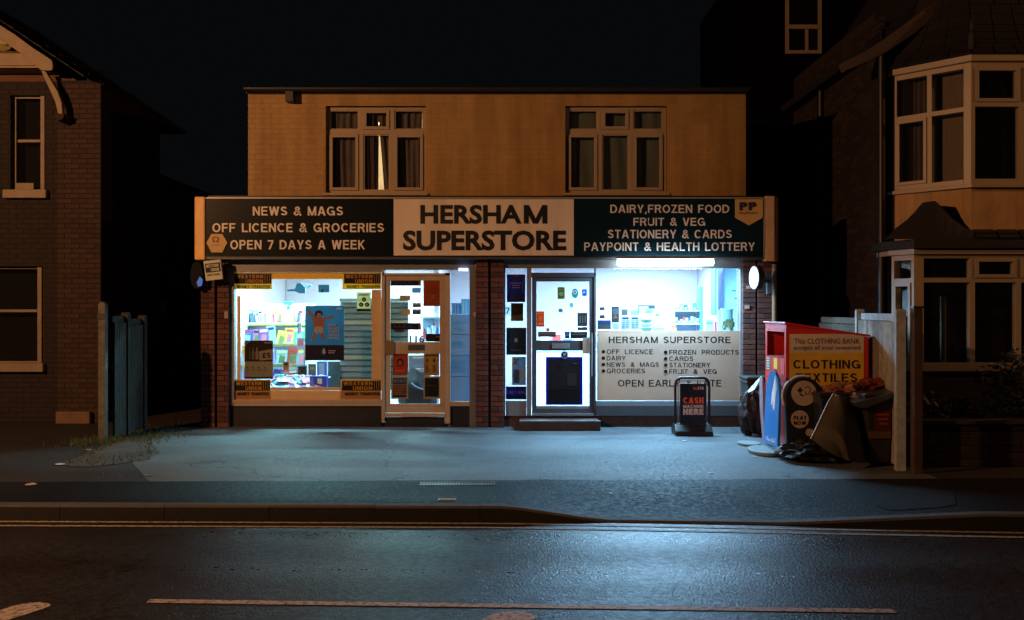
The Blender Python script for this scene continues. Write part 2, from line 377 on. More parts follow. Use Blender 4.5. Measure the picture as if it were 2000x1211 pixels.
# ------------------------------------------------------------------ ground
def asphalt(name, base, rlo, rhi, bumpd, tracks=False, patch=.25, warm=(1, 1, 1), fine=260, spec=.5, spots=False):
    m = bpy.data.materials.new(name); m.use_nodes = True; N = m.node_tree.nodes; L = m.node_tree.links; b = N['Principled BSDF']
    b.inputs['Specular IOR Level'].default_value = spec
    g = N.new('ShaderNodeNewGeometry')
    n1 = N.new('ShaderNodeTexNoise'); n1.inputs['Scale'].default_value = fine; n1.inputs['Detail'].default_value = 3
    n2 = N.new('ShaderNodeTexNoise'); n2.inputs['Scale'].default_value = 1.1; n2.inputs['Detail'].default_value = 8; n2.inputs['Roughness'].default_value = .62
    v = N.new('ShaderNodeTexVoronoi'); v.inputs['Scale'].default_value = fine * .5
    n4 = N.new('ShaderNodeTexNoise'); n4.inputs['Scale'].default_value = 22; n4.inputs['Detail'].default_value = 6
    for n in (n1, n2, v, n4): L.new(g.outputs['Position'], n.inputs['Vector'])
    a = N.new('ShaderNodeMapRange'); a.inputs['From Min'].default_value = .3; a.inputs['From Max'].default_value = .7; a.inputs['To Min'].default_value = 1 - patch; a.inputs['To Max'].default_value = 1 + patch
    L.new(n2.outputs['Fac'], a.inputs['Value'])
    c = N.new('ShaderNodeMapRange'); c.inputs['From Min'].default_value = .3; c.inputs['From Max'].default_value = .7; c.inputs['To Min'].default_value = .55; c.inputs['To Max'].default_value = 1.5
    L.new(n1.outputs['Fac'], c.inputs['Value'])
    d4 = N.new('ShaderNodeMapRange'); d4.inputs['From Min'].default_value = .3; d4.inputs['From Max'].default_value = .7; d4.inputs['To Min'].default_value = .82; d4.inputs['To Max'].default_value = 1.18
    L.new(n4.outputs['Fac'], d4.inputs['Value'])
    mu = N.new('ShaderNodeMath'); mu.operation = 'MULTIPLY'; L.new(a.outputs[0], mu.inputs[0]); L.new(c.outputs[0], mu.inputs[1])
    mu2 = N.new('ShaderNodeMath'); mu2.operation = 'MULTIPLY'; L.new(mu.outputs[0], mu2.inputs[0]); L.new(d4.outputs[0], mu2.inputs[1])
    # hairline cracks where a warped cell edge comes close
    ve = N.new('ShaderNodeTexVoronoi'); ve.feature = 'DISTANCE_TO_EDGE'; ve.inputs['Scale'].default_value = .33
    wv = N.new('ShaderNodeTexNoise'); wv.inputs['Scale'].default_value = 2.2; wv.inputs['Detail'].default_value = 5
    L.new(g.outputs['Position'], wv.inputs['Vector'])
    wm = N.new('ShaderNodeVectorMath'); wm.operation = 'MULTIPLY_ADD'; L.new(wv.outputs['Color'], wm.inputs[0]); wm.inputs[1].default_value = (1.2, 1.2, 0); L.new(g.outputs['Position'], wm.inputs[2])
    L.new(wm.outputs[0], ve.inputs['Vector'])
    cr = N.new('ShaderNodeMapRange'); cr.inputs['From Min'].default_value = .002; cr.inputs['From Max'].default_value = .006; cr.inputs['To Min'].default_value = .35; cr.inputs['To Max'].default_value = 1
    L.new(ve.outputs['Distance'], cr.inputs['Value'])
    mu3 = N.new('ShaderNodeMath'); mu3.operation = 'MULTIPLY'; L.new(mu2.outputs[0], mu3.inputs[0]); L.new(cr.outputs[0], mu3.inputs[1])
    s = N.new('ShaderNodeVectorMath'); s.operation = 'SCALE'; s.inputs[0].default_value = tuple(base * w for w in warm)
    L.new(mu3.outputs[0], s.inputs['Scale']); L.new(s.outputs[0], b.inputs['Base Color'])
    for sc_, r0_, r1_, lo_ in ((2.6, .035, .06, .5), (.55, .05, .16, .62)) if spots else ():
        gv = N.new('ShaderNodeTexVoronoi'); gv.inputs['Scale'].default_value = sc_; gv.inputs['Randomness'].default_value = 1; L.new(g.outputs['Position'], gv.inputs['Vector'])
        gr = N.new('ShaderNodeMapRange'); gr.inputs['From Min'].default_value = r0_; gr.inputs['From Max'].default_value = r1_; gr.inputs['To Min'].default_value = lo_; gr.inputs['To Max'].default_value = 1
        L.new(gv.outputs['Distance'], gr.inputs['Value'])
        gm_ = N.new('ShaderNodeMath'); gm_.operation = 'MULTIPLY'; L.new(mu3.outputs[0], gm_.inputs[0]); L.new(gr.outputs[0], gm_.inputs[1]); L.new(gm_.outputs[0], s.inputs['Scale']); mu3 = gm_
    # roughness: worn patches, and wheel tracks polished along the road
    r = N.new('ShaderNodeMapRange'); r.inputs['From Min'].default_value = .35; r.inputs['From Max'].default_value = .65; r.inputs['To Min'].default_value = rlo; r.inputs['To Max'].default_value = rhi
    L.new(n4.outputs['Fac'], r.inputs['Value']); last = r.outputs[0]
    if tracks:
        sp = N.new('ShaderNodeSeparateXYZ'); L.new(g.outputs['Position'], sp.inputs[0])
        t1 = N.new('ShaderNodeMath'); t1.operation = 'MULTIPLY_ADD'; L.new(sp.outputs['X'], t1.inputs[0]); t1.inputs[1].default_value = .044; L.new(sp.outputs['Y'], t1.inputs[2])
        acc = None
        for cy, wd, amp in TRACKS:
            q = N.new('ShaderNodeMath'); q.operation = 'SUBTRACT'; L.new(t1.outputs[0], q.inputs[0]); q.inputs[1].default_value = cy
            q1 = N.new('ShaderNodeMath'); q1.operation = 'ABSOLUTE'; L.new(q.outputs[0], q1.inputs[0])
            q2 = N.new('ShaderNodeMapRange'); q2.interpolation_type = 'SMOOTHSTEP'; q2.inputs['From Min'].default_value = 0; q2.inputs['From Max'].default_value = wd; q2.inputs['To Min'].default_value = amp; q2.inputs['To Max'].default_value = 0
            L.new(q1.outputs[0], q2.inputs['Value'])
            if acc is None: acc = q2.outputs[0]
            else:
                ad = N.new('ShaderNodeMath'); ad.operation = 'ADD'; L.new(acc, ad.inputs[0]); L.new(q2.outputs[0], ad.inputs[1]); acc = ad.outputs[0]
        sb = N.new('ShaderNodeMath'); sb.operation = 'SUBTRACT'; L.new(last, sb.inputs[0]); L.new(acc, sb.inputs[1]); last = sb.outputs[0]
    L.new(last, b.inputs['Roughness'])
    bp = N.new('ShaderNodeBump'); bp.inputs['Strength'].default_value = 1; bp.inputs['Distance'].default_value = bumpd
    ad2 = N.new('ShaderNodeMath'); ad2.operation = 'ADD'; L.new(v.outputs['Distance'], ad2.inputs[0]); L.new(n1.outputs['Fac'], ad2.inputs[1])
    L.new(ad2.outputs[0], bp.inputs['Height']); L.new(bp.outputs['Normal'], b.inputs['Normal'])
    return m
TRACKS = [(7.75, .55, .12), (6.72, .45, .11)]
m_road = asphalt('road_asphalt', .014, .38, .52, .0030, tracks=True, patch=.3, fine=120)
m_pave = asphalt('pavement_asphalt', .007, .58, .76, .003, patch=.45, fine=120, spec=.15, spots=True)
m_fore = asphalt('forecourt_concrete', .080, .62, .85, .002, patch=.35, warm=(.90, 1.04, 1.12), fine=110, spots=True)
m_earth = asphalt('earth_ground', .055, .8, .95, .004, patch=.4, warm=(1.1, .85, .65), fine=90)
m_drive = asphalt('drive_tarmac', .010, .75, .9, .003, patch=.35, warm=(1.15, .88, .75), fine=130)

KX = [-60, -4.4, 0, 4.2, 60]; KY = [9.9, 8.43, 8.36, 8.02, 5.0]
def kerb_y(x):
    for i in range(4):
        if x <= KX[i + 1]: t = (x - KX[i]) / (KX[i + 1] - KX[i]); return KY[i] + t * (KY[i + 1] - KY[i])
    return KY[-1]
def ss(t): t = min(1, max(0, t)); return t * t * (3 - 2 * t)
def drop(x): return .105 * min(min(1, max(0, (x + .02) / .78)), min(1, max(0, (3.95 - x) / 1.65)))
def pave_z(x, y): return -drop(x) * ss(1 - (y - kerb_y(x) - .1) / 1.25) + .002
xs = sorted(set([-60, -40, -25, -15, -10] + [i * .13 - 7 for i in range(108)] + [7.2, 10, 15, 25, 40, 60]))
def sheet(name, xs, ylo, yhi, ny, zf, m):
    mb = MB(); vs = []; fs = []
    for x in xs:
        a, b = ylo(x), yhi(x)
        for k in range(ny + 1):
            y = a + (b - a) * k / ny; vs.append((x, y, zf(x, y)))
    for i in range(len(xs) - 1):
        for k in range(ny): p = i * (ny + 1) + k; fs.append((p, p + ny + 1, p + ny + 2, p + 1))
    mb.mesh(vs, fs); return struct(mb.build(name, m, None))
sheet('ground', [-400, 400], lambda x: -300, lambda x: 500, 1, lambda x, y: -.16, m_earth)
sheet('road', [-60, -30, 0, 30, 60], lambda x: .2, lambda x: 10.2, 1, lambda x, y: -.12, m_road)
PAVE_FAR = lambda x: 9.66 + .02 * x
sheet('pavement', xs, lambda x: kerb_y(x) + .12, lambda x: max(PAVE_FAR(x), kerb_y(x) + .2), 12, pave_z, m_pave)
sheet('opposite_pavement', [-60, 60], lambda x: -2.2, lambda x: .1, 1, lambda x, y: 0, m_pave)
mb = MB(); mb.box(-60, 60, .1, .22, -.2, .005); struct(mb.build('opposite_kerb', conc))
mb = MB(); mb.box(-4.98, 4.30, 9.6, 14.2, -.1, -.0015)
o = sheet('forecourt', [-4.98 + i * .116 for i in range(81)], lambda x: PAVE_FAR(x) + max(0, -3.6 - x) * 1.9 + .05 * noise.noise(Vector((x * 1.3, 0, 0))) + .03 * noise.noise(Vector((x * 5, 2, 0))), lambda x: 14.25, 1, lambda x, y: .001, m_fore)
sheet('side_drive', [-60, -4.98, -3.5], lambda x: max(PAVE_FAR(x), kerb_y(x) + .2), lambda x: 40, 1, lambda x, y: -.002, m_drive)
sheet('front_garden', [4.3, 60], lambda x: max(PAVE_FAR(x), kerb_y(x) + .2), lambda x: 40, 1, lambda x, y: -.003, m_drive)
sheet('alley_floor', [-4.98, 4.3], lambda x: 14.25, lambda x: 40, 1, lambda x, y: -.004, m_drive)
# concrete reinstatement patch at the right of the dropped kerb
mb = MB(); pts = [(1700, 962), (1790, 950), (1862, 965), (1868, 986), (1835, 992), (1745, 998), (1710, 990)]
xw = []
for px, py in pts:
    Y = 1.7 * F / (py - CY); x = X(px, Y)
    for _ in range(3): Y = (CZ - pave_z(x, Y)) * F / (py - CY); x = X(px, Y)
    xw.append((x, Y))
cx_ = sum(p[0] for p in xw) / 7; cy_ = sum(p[1] for p in xw) / 7
ring = []
for i in range(7):
    for k in range(4):
        t = k / 4; a, b = xw[i], xw[(i + 1) % 7]; ring.append((a[0] * (1 - t) + b[0] * t, a[1] * (1 - t) + b[1] * t))
vs = [(cx_, cy_, pave_z(cx_, cy_) + .005)]
for rr in (.33, .66, 1): vs += [(cx_ + (x - cx_) * rr, cy_ + (y - cy_) * rr, pave_z(cx_ + (x - cx_) * rr, cy_ + (y - cy_) * rr) + .005) for x, y in ring]
n = len(ring); fs = [(0, 1 + i, 1 + (i + 1) % n) for i in range(n)]
for q in range(2): fs += [(1 + q * n + i, 1 + (q + 1) * n + i, 1 + (q + 1) * n + (i + 1) % n, 1 + q * n + (i + 1) % n) for i in range(n)]
mb.mesh(vs, fs); struct(mb.build('pavement_patch', asphalt('patch_tarmac', .010, .8, .9, .002, patch=.3, fine=160, spec=.15)))

# kerb stones
kerb = bpy.data.objects.new('kerb', None); COL.objects.link(kerb); kerb['kind'] = 'structure'; kerb['_o'] = (0, 0, 0)
kface = mat('kerb_stone_shaded_face', (.009, .0085, .009), .9, var=.3, scale=8, bump=.5, bscale=70)  # street-side face given a near-black colour to stand for shade
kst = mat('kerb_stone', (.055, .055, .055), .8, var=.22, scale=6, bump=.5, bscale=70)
x = -14.0
while x < 14:
    L1 = .911; nseg = 5; g_ = random.uniform(-.004, .004); mb = MB(); vs = []; fs = []
    for i in range(nseg + 1):
        xx = x + L1 * i / nseg; y0 = kerb_y(xx) + g_; zt = -drop(xx) + .004 + g_ * .4
        vs += [(xx, y0, -.2), (xx, y0, zt - .018), (xx, y0 + .018, zt), (xx, y0 + .128, zt), (xx, y0 + .128, -.2)]
    for i in range(nseg):
        for k in range(4): p = i * 5 + k; fs.append((p, p + 5, p + 6, p + 1))
    fs += [(0, 1, 2, 3, 4), tuple(nseg * 5 + k for k in (4, 3, 2, 1, 0))]
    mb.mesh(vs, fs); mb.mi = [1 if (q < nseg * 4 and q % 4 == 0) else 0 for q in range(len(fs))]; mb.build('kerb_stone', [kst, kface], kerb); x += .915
# painted lines (thin worn paint)
def paint(name, c, wear=.45):
    m = bpy.data.materials.new(name); m.use_nodes = True; N = m.node_tree.nodes; L = m.node_tree.links; b = N['Principled BSDF']
    b.inputs['Roughness'].default_value = .6
    g = N.new('ShaderNodeNewGeometry'); n = N.new('ShaderNodeTexNoise'); n.inputs['Scale'].default_value = 26; n.inputs['Detail'].default_value = 9; n.inputs['Roughness'].default_value = .75
    L.new(g.outputs['Position'], n.inputs['Vector'])
    r = N.new('ShaderNodeMapRange'); r.inputs['From Min'].default_value = wear - .06; r.inputs['From Max'].default_value = wear + .05; L.new(n.outputs['Fac'], r.inputs['Value'])
    mx = N.new('ShaderNodeMix'); mx.data_type = 'RGBA'; mx.inputs['A'].default_value = (.02, .02, .02, 1); mx.inputs['B'].default_value = (*c, 1)
    L.new(r.outputs[0], mx.inputs['Factor']); L.new(mx.outputs['Result'], b.inputs['Base Color']); return m
yel = paint('yellow_line_paint', (.34, .31, .23), .46); wht = paint('white_line_paint', (.40, .35, .29), .46)
def line(name, x0, x1, off, w, m, z=-.1155):
    mb = MB(); n = max(2, int((x1 - x0) / .4)); vs = []
    for i in range(n + 1):
        x = x0 + (x1 - x0) * i / n; y = off(x); vs += [(x, y, z), (x, y + w, z)]
    mb.mesh(vs, [(2 * i, 2 * i + 2, 2 * i + 3, 2 * i + 1) for i in range(n)])
    return struct(mb.build(name, m))
for q in (0, 1): line('yellow_line', -25, 25, lambda x: kerb_y(x) - .145 - .155 * q - .02 * ss((x + 4) / 8), .05, yel)
CL = lambda x: 5.945 - .044 * x - (5.945 - 5.945)
mb = MB()
line('hatching_edge_line', -2.27, 2.31, lambda x: CL(x) - .04, .075, wht)
line('hatching_edge_line', 4.6, 9.0, lambda x: CL(x) - .04, .075, wht); line('hatching_edge_line', -9, -5.6, lambda x: CL(x) - .04, .075, wht)
def hatch(pts):
    P = []
    for px, py in pts: Y = 1.8155 * F / (py - CY); P.append((X(px, Y), Y, -.1155))
    struct(MB().face(P).build('hatching_bar', wht))
hatch([(-170, 1320), (-70, 1240), (0, 1192), (22, 1184), (50, 1178), (80, 1176), (98, 1179), (99, 1183), (80, 1190), (50, 1200), (10, 1212), (-40, 1290), (-90, 1330)])
hatch([(800, 1330), (880, 1260), (930, 1220), (945, 1207), (962, 1199), (985, 1194), (1010, 1193), (1032, 1196), (1045, 1201), (1047, 1206), (1040, 1212), (1010, 1240), (960, 1300), (935, 1330)])

# drain channel grate in the pavement
t = thing('drain_grate', 'long narrow slotted metal drain grate set in the pavement', 'drain', (-.54, 9.42, 0))
gm = mat('grate_iron', (.20, .20, .20), .5, .6, var=.2)
B('frame', gm, t, -.91, -.16, 9.345, 9.365, .0025, .009); B('frame', gm, t, -.91, -.16, 9.50, 9.52, .0025, .009)
B('channel', black, t, -.90, -.17, 9.3655, 9.4995, .0023, .0035)
for i in range(26): xx = -.895 + i * .0288; B('bar', gm, t, xx, xx + .011, 9.366, 9.499, .004, .010)
t = thing('access_cover', 'small flat rectangular cover in the pavement nearest the kerb', 'utility cover', (-.58, 8.65, 0))
B('frame', gm, t, -.66, -.50, 8.60, 8.70, .0025, .008); B('lid', conc, t, -.65, -.51, 8.61, 8.69, .008, .011)

# ------------------------------------------------------------------ generic windows
def frame_rect(x0, x1, z0, z1, w, y0, y1, T=None):
    mb = MB(); 
    for (a, b, c, d) in ((x0, x1, z1 - w, z1), (x0, x1, z0, z0 + w), (x0, x0 + w, z0 + w, z1 - w), (x1 - w, x1, z0 + w, z1 - w)):
        mb.prism([(a, c), (b, c), (b, d), (a, d)], y0, y1, T)
    return mb
def pane(parent, x0, x1, z0, z1, y, T=None, m=None):
    return MB().prism([(x0, z0), (x1, z0), (x1, z1), (x0, z1)], y, y + .005, T).build('pane', m or Gd, parent)

# ================================================================== THE SHOP
shop = thing('shop_building', 'two storey corner shop with cream painted brick upper floor and lit shopfront', 'shop', (0, 14.2, 0))
YU = 14.20
ux0, ux1 = X(484.5, YU), X(1457, YU); uz1 = Z(184, YU); uz0 = Z(384, YU) - .6
wins = [(636, 832, 207, 377), (1104, 1302, 207, 377)]
holes = [(X(a, YU), X(b, YU), Z(d, YU), Z(c, YU)) for a, b, c, d in wins]
budget = [300]
# ground floor piers (brick)
YP = 14.0
for (a, b) in ((392, 419), (424, 446), (929, 953.5), (958.5, 984), (1451, 1476), (1480, 1512)):
    x0, x1 = X(a, YP), X(b, YP); zt = 2.50
    p = B('brick_pier', mortar_d, shop, x0 + .002, x1 - .002, YP + .006, YP + .35, 0, zt)
    bricks(p, x0, x1, .005, zt, YP, [red_a, red_b, red_c], budget)
# upper wall behind painted bricks, with openings
mb = MB(); hy0, hy1 = YU + .0016, YU + .25
xs_ = [ux0 + .002, holes[0][0], holes[0][1], holes[1][0], holes[1][1], ux1 - .002]
for i in (0, 2, 4): mb.box(xs_[i], xs_[i + 1], hy0, hy1, uz0, uz1)
for h in holes: mb.box(h[0], h[1], hy0, hy1, h[3], uz1); mb.box(h[0], h[1], hy0, hy1, uz0, h[2])
wall = mb.build('upper_wall', cream_j, shop)
bricks(wall, ux0, ux1, Z(380, YU) - .005, uz1, YU, [cream_a, cream_b, cream_c, cream_a], budget, holes=[(h[0], h[1], h[2], h[3]) for h in holes], jt=.0003)
# shell of the building: side walls, back wall, floor slab between storeys
B('side_wall', mortar_d, shop, ux0 + .003, ux0 + .2, YU + .26, 19.5, 2.75, uz1 - .01); B('side_wall', mortar_d, shop, ux1 - .2, ux1 - .003, YU + .26, 19.5, 2.75, uz1 - .01)
B('back_wall', mortar_d, shop, ux0 + .003, ux1 - .003, 19.51, 19.7, 0, uz1 - .01)
B('side_wall', red_b, shop, X(392, 14), X(392, 14) + .2, 14.36, 19.5, 0, 2.74); B('side_wall', red_b, shop, X(1512, 14) - .2, X(1512, 14), 14.36, 19.5, 0, 2.74)
B('inner_wall', white_in, shop, -4.27, -4.21, 14.36, 19.4, .061, 2.61); B('inner_wall', white_in, shop, 3.46, 3.52, 14.4, 19.4, .061, 2.61); B('inner_wall', white_in, shop, -4.20, 3.45, 18.0, 18.06, .061, 2.61)
B('inner_wall', white_in, shop, -.50, -.16, 14.22, 14.40, .061, 2.61)
B('ceiling', white_in, shop, X(392, 14) + .21, X(1512, 14) - .21, 14.22, 19.5, 2.62, 2.74)
B('floor', mat('shop_vinyl_floor', (.42, .43, .44), .4, var=.15, scale=3), shop, X(392, 14) + .21, X(1512, 14) - .21, 14.15, 19.5, .0, .06)
# roof: dark shallow slope, fascia board, gutter
B('eaves_board', black, shop, ux0 - .01, ux1 + .01, YU - .06, YU + .3, uz1 + .002, uz1 + .05)
MB().prism([(.05, uz1 + .052), (2.6, uz1 + .36), (5.4, uz1 + .052)], ux0 - .02, ux1 + .02, lambda u, d, z: (d, YU - .1 + u, z)).build('roof', slate, shop)
mb = MB(); n = 8
pr = [(YU - .12 + .045 * math.cos(PI + PI * i / n), uz1 + .055 + .045 * math.sin(PI + PI * i / n)) for i in range(n + 1)]
mb.prism(pr + [(YU - .075, uz1 + .062), (YU - .165, uz1 + .062)], ux0 - .02, ux1 + .02, lambda u, d, z: (d, u, z)).build('gutter', black, shop)
MB().box(X(555, 14), X(571, 14), YU - .14, YU - .01, Z(196, 14), uz1 + .02).build('rainwater_hopper', black, shop, bevel=.006)
# upper windows
def upper_window(px0, px1, py0, py1, cols):
    x0, x1, z1, z0 = X(px0, YU), X(px1, YU), Z(py0, YU), Z(py1, YU)
    w = thing_part = frame_rect(x0, x1, z0, z1, .045, YU + .075, YU + .14).build('window', upvc, shop)
    c1, c2 = x0 + (x1 - x0) * .345, x0 + (x1 - x0) * .655; zt = Z(256, YU)
    bar = MB(); bar.box(c1 - .035, c1 + .035, YU + .072, YU + .142, z0 + .045, z1 - .045); bar.box(c2 - .035, c2 + .035, YU + .072, YU + .142, z0 + .045, z1 - .045)
    for a, b in ((x0 + .045, c1 - .035), (c1 + .035, c2 - .035), (c2 + .035, x1 - .045)): bar.box(a, b, YU + .073, YU + .141, zt - .035, zt + .035)
    bar.build('frame', upvc, w, bevel=.004)
    cells = [(x0 + .046, c1 - .036, zt + .036, z1 - .046, 0), (c1 + .036, c2 - .036, zt + .036, z1 - .046, 1), (c2 + .036, x1 - .046, zt + .036, z1 - .046, 0),
             (x0 + .046, c1 - .036, z0 + .046, zt - .036, 1), (c1 + .036, c2 - .036, z0 + .046, zt - .036, 0), (c2 + .036, x1 - .046, z0 + .046, zt - .036, 1)]
    for a, b, c, d, s_ in cells:
        if s_:
            frame_rect(a, b, c, d, .045, YU + .055, YU + .12).build('casement', upvc, w, bevel=.004); pane(w, a + .045, b - .045, c + .045, d - .045, YU + .10)
        else:
            frame_rect(a, b, c, d, .016, YU + .085, YU + .12).build('bead', upvc, w); pane(w, a + .016, b - .016, c + .016, d - .016, YU + .105)
    # rendered arch head and shadow gap
    n = 10; top = [(x0 - .02 + (x1 - x0 + .04) * i / n, z1 + .012 + .03 * math.sin(PI * i / n)) for i in range(n + 1)]
    MB().prism([(x0 - .02, z1)] + top + [(x1 + .02, z1)], YU + .012, YU + .07).build('arch_head', upvc, w)
    MB().box(x0 - .03, x1 + .03, YU - .035, YU + .074, z0 - .035, z0 - .001).build('sill', upvc, w)
    return x0, x1, z0, z1
fl = [upper_window(*w, None) for w in wins]
# rooms behind the two upper windows
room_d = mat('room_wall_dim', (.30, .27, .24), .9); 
def room(x0, x1, z0, z1, y0, y1, m):
    mb = MB(); mb.face([(x0, y1, z0), (x1, y1, z0), (x1, y1, z1), (x0, y1, z1)])
    mb.face([(x0, y0, z0), (x0, y1, z0), (x0, y1, z1), (x0, y0, z1)]); mb.face([(x1, y0, z0), (x1, y0, z1), (x1, y1, z1), (x1, y1, z0)])
    mb.face([(x0, y0, z0), (x1, y0, z0), (x1, y1, z0), (x0, y1, z0)]); mb.face([(x0, y0, z1), (x0, y1, z1), (x1, y1, z1), (x1, y0, z1)])
    return mb.build('room_wall', m, shop)
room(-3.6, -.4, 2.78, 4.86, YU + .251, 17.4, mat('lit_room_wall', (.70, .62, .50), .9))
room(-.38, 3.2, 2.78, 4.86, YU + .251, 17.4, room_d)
def curtain(x0t, x1t, x0b, x1b, z0, z1, y, m, label, folds=7, amp=.014, mid=None):
    t = thing('curtain', label, 'curtain', ((x0t + x1t) / 2, y, z0)); nu, nv = folds * 8, 10; vs = []
    for k in range(nv + 1):
        v = k / nv; ve = v
        a = x0b + (x0t - x0b) * ve; b = x1b + (x1t - x1b) * ve
        for i in range(nu + 1):
            u = i / nu; vs.append((a + (b - a) * u, y + amp * math.sin(u * folds * 2 * PI + 1.3 * math.sin(v * 3)) + .01 * math.sin(u * 31 + v * 4), z0 + (z1 - z0) * v))
    MB().mesh(vs, [(k * (nu + 1) + i, k * (nu + 1) + i + 1, (k + 1) * (nu + 1) + i + 1, (k + 1) * (nu + 1) + i) for k in range(nv) for i in range(nu)]).build('drape', m, t, smooth=True)
    MB().tube((min(x0t, x0b), y, z1 + .01), (max(x1t, x1b), y, z1 + .01), .012).build('rail', black, t)
    return t
YC = 14.385
cur = mat('curtain_grey_brown', (.12, .095, .085), .95, var=.2, scale=3, bump=.2)
cur2 = mat('curtain_plum', (.075, .045, .055), .95, var=.2, scale=3)
net = mat('blind_grey_green', (.12, .135, .115), .95, var=.06, scale=2)
cz0, cz1 = Z(380, YC), Z(205, YC)
curtain(X(636, YC), X(739.5, YC), X(636, YC), X(739, YC), cz0, cz1, YC, cur, 'grey brown curtain left of the bright gap, left upstairs window', 8)
curtain(X(737, YC), X(825, YC), X(751, YC), X(821, YC), cz0, cz1, YC, cur, 'grey brown curtain right of the bright gap, left upstairs window', 7)
curtain(X(705, 14.352), X(734, 14.352), X(705, 14.352), X(733, 14.352), cz0, cz1, 14.352, cur2, 'narrow plum curtain hanging before the left drape in the middle light', 3, .015)
curtain(X(1104, YC), X(1304, YC), X(1104, YC), X(1304, YC), cz0, cz1, YC, net, 'pale grey green net curtain filling the right upstairs window', 9, .004)
lr = thing('ceiling_lamp', 'warm round ceiling lamp in the room behind the left upstairs window', 'lamp', (-2.1, 16.0, 4.84))
MB().tube((-2.1, 16, 4.78), (-2.1, 16, 4.85), .12, .12, 16).build('lamp_shade', mat('warm_diffuser', (.9, .8, .6), emit=(1, .8, .5), estr=2), lr)
light('room_light', 'POINT', (-2.1, 16, 4.6), 80, (1, .80, .50), .1)

# ---- fascia box with end caps and signs
YF = 13.85
fz1, fz0 = Z(385.5, YF), Z(502, YF); fx0, fx1 = X(402, YF), X(1491, YF)
fas = B('fascia_box', mat('fascia_dark', (.012, .014, .016), .35), shop, fx0, fx1, YF + .012, YU - .005, fz0 - .0, fz1 - .02)
trim = mat('fascia_trim_grey', (.40, .38, .34), .4, .3)
B('top_trim', trim, shop, fx0, fx1 + .01, YF - .006, YU - .004, fz1 - .018, fz1)
B('lead_flashing', black, shop, fx0, fx1, YF + .1, YU - .012, fz1 + .002, fz1 + .035)
B('right_trim', trim, shop, fx1 + .002, fx1 + .02, YF - .006, YF + .2, fz0, fz1 - .02)
capm = mat('end_cap_yellow', (.80, .50, .16), .45, var=.14, scale=6)
MB().box(X(380, YF), X(401, YF), YF - .015, YU - .03, Z(508, YF), Z(384, YF)).build('end_cap', capm, shop, bevel=.02)
capc = mat('end_cap_cream', (.62, .45, .24), .5, var=.14, scale=6)
MB().prism([(X(1495, YF), YF - .01), (X(1512, YF), YF - .01), (X(1524, YF), YF + .10), (X(1524, YF), YU - .03), (X(1495, YF), YU - .03)], Z(510, YF), Z(383, YF), lambda u, d, z: (u, z, d)).build('end_cap', capc, shop, bevel=.004)
B('soffit_strip', alu_d, shop, fx0, fx1, YF + .02, YU - .01, fz0 - .03, fz0 - .002)
def sign_board(name, label, px0, px1, m):
    x0, x1, z0, z1 = X(px0, YF), X(px1, YF), Z(499, YF), Z(389, YF)
    t = thing(name, label, 'sign', ((x0 + x1) / 2, YF, z0)); B('panel', m, t, x0 + .003, x1 - .003, YF - .003, YF + .010, z0, z1)
    return t
teal = mat('sign_panel_dark_teal', (.004, .018, .026), .3, var=.06, spec=.25); blk = mat('sign_panel_black', (.004, .009, .011), .3, var=.06, spec=.2)
crm = mat('sign_panel_cream', (.70, .63, .50), .42, stain=.14, var=.06, scale=2)
letter = mat('lettering_cream', (.72, .68, .62), .5, var=.05); inkm = mat('lettering_black', (.010, .012, .016), .4, var=.05)
s1 = sign_board('shop_sign', 'black sign listing news, licence and groceries at the left of the fascia', 402, 767, blk)
def L1(txt, a, b, c, d, par, m, Y=YF, t=.165, **k): return lettering(txt, X(a, Y), X(b, Y), Z(d, Y), Z(c, Y), Y - .003, m, par, t=t, **k)
L1('NEWS & MAGS', 494, 670, 403.5, 421, s1, letter); L1('OFF LICENCE & GROCERIES', 415, 750, 436, 453.5, s1, letter); L1('OPEN 7 DAYS A WEEK', 450, 713, 469, 487, s1, letter)
s2 = sign_board('shop_sign', 'cream central sign with the shop name in large black letters', 768.5, 1121, crm)
fonttext('HERSHA', X(821, YF), X(1019, YF), Z(437.5, YF), Z(400, YF), YF - .003, inkm, s2, bold=.036); L1('M', 1023, 1069, 400.5, 437, s2, inkm, t=.175)
fonttext('SUPERSTORE', X(787, YF), X(1106, YF), Z(489.5, YF), Z(450, YF), YF - .003, inkm, s2, bold=.036)
s3 = sign_board('shop_sign', 'dark teal sign listing dairy, fruit and stationery at the right of the fascia', 1123, 1490, teal)
L1('DAIRY,FROZEN FOOD', 1192, 1424, 400, 416, s3, letter, t=.15); L1('FRUIT & VEG', 1237, 1377, 425.5, 441, s3, letter, t=.15)
L1('STATIONERY & CARDS', 1187, 1429, 449, 465.5, s3, letter, t=.15); L1('PAYPOINT & HEALTH LOTTERY', 1141, 1474, 473.5, 490, s3, letter, t=.15)
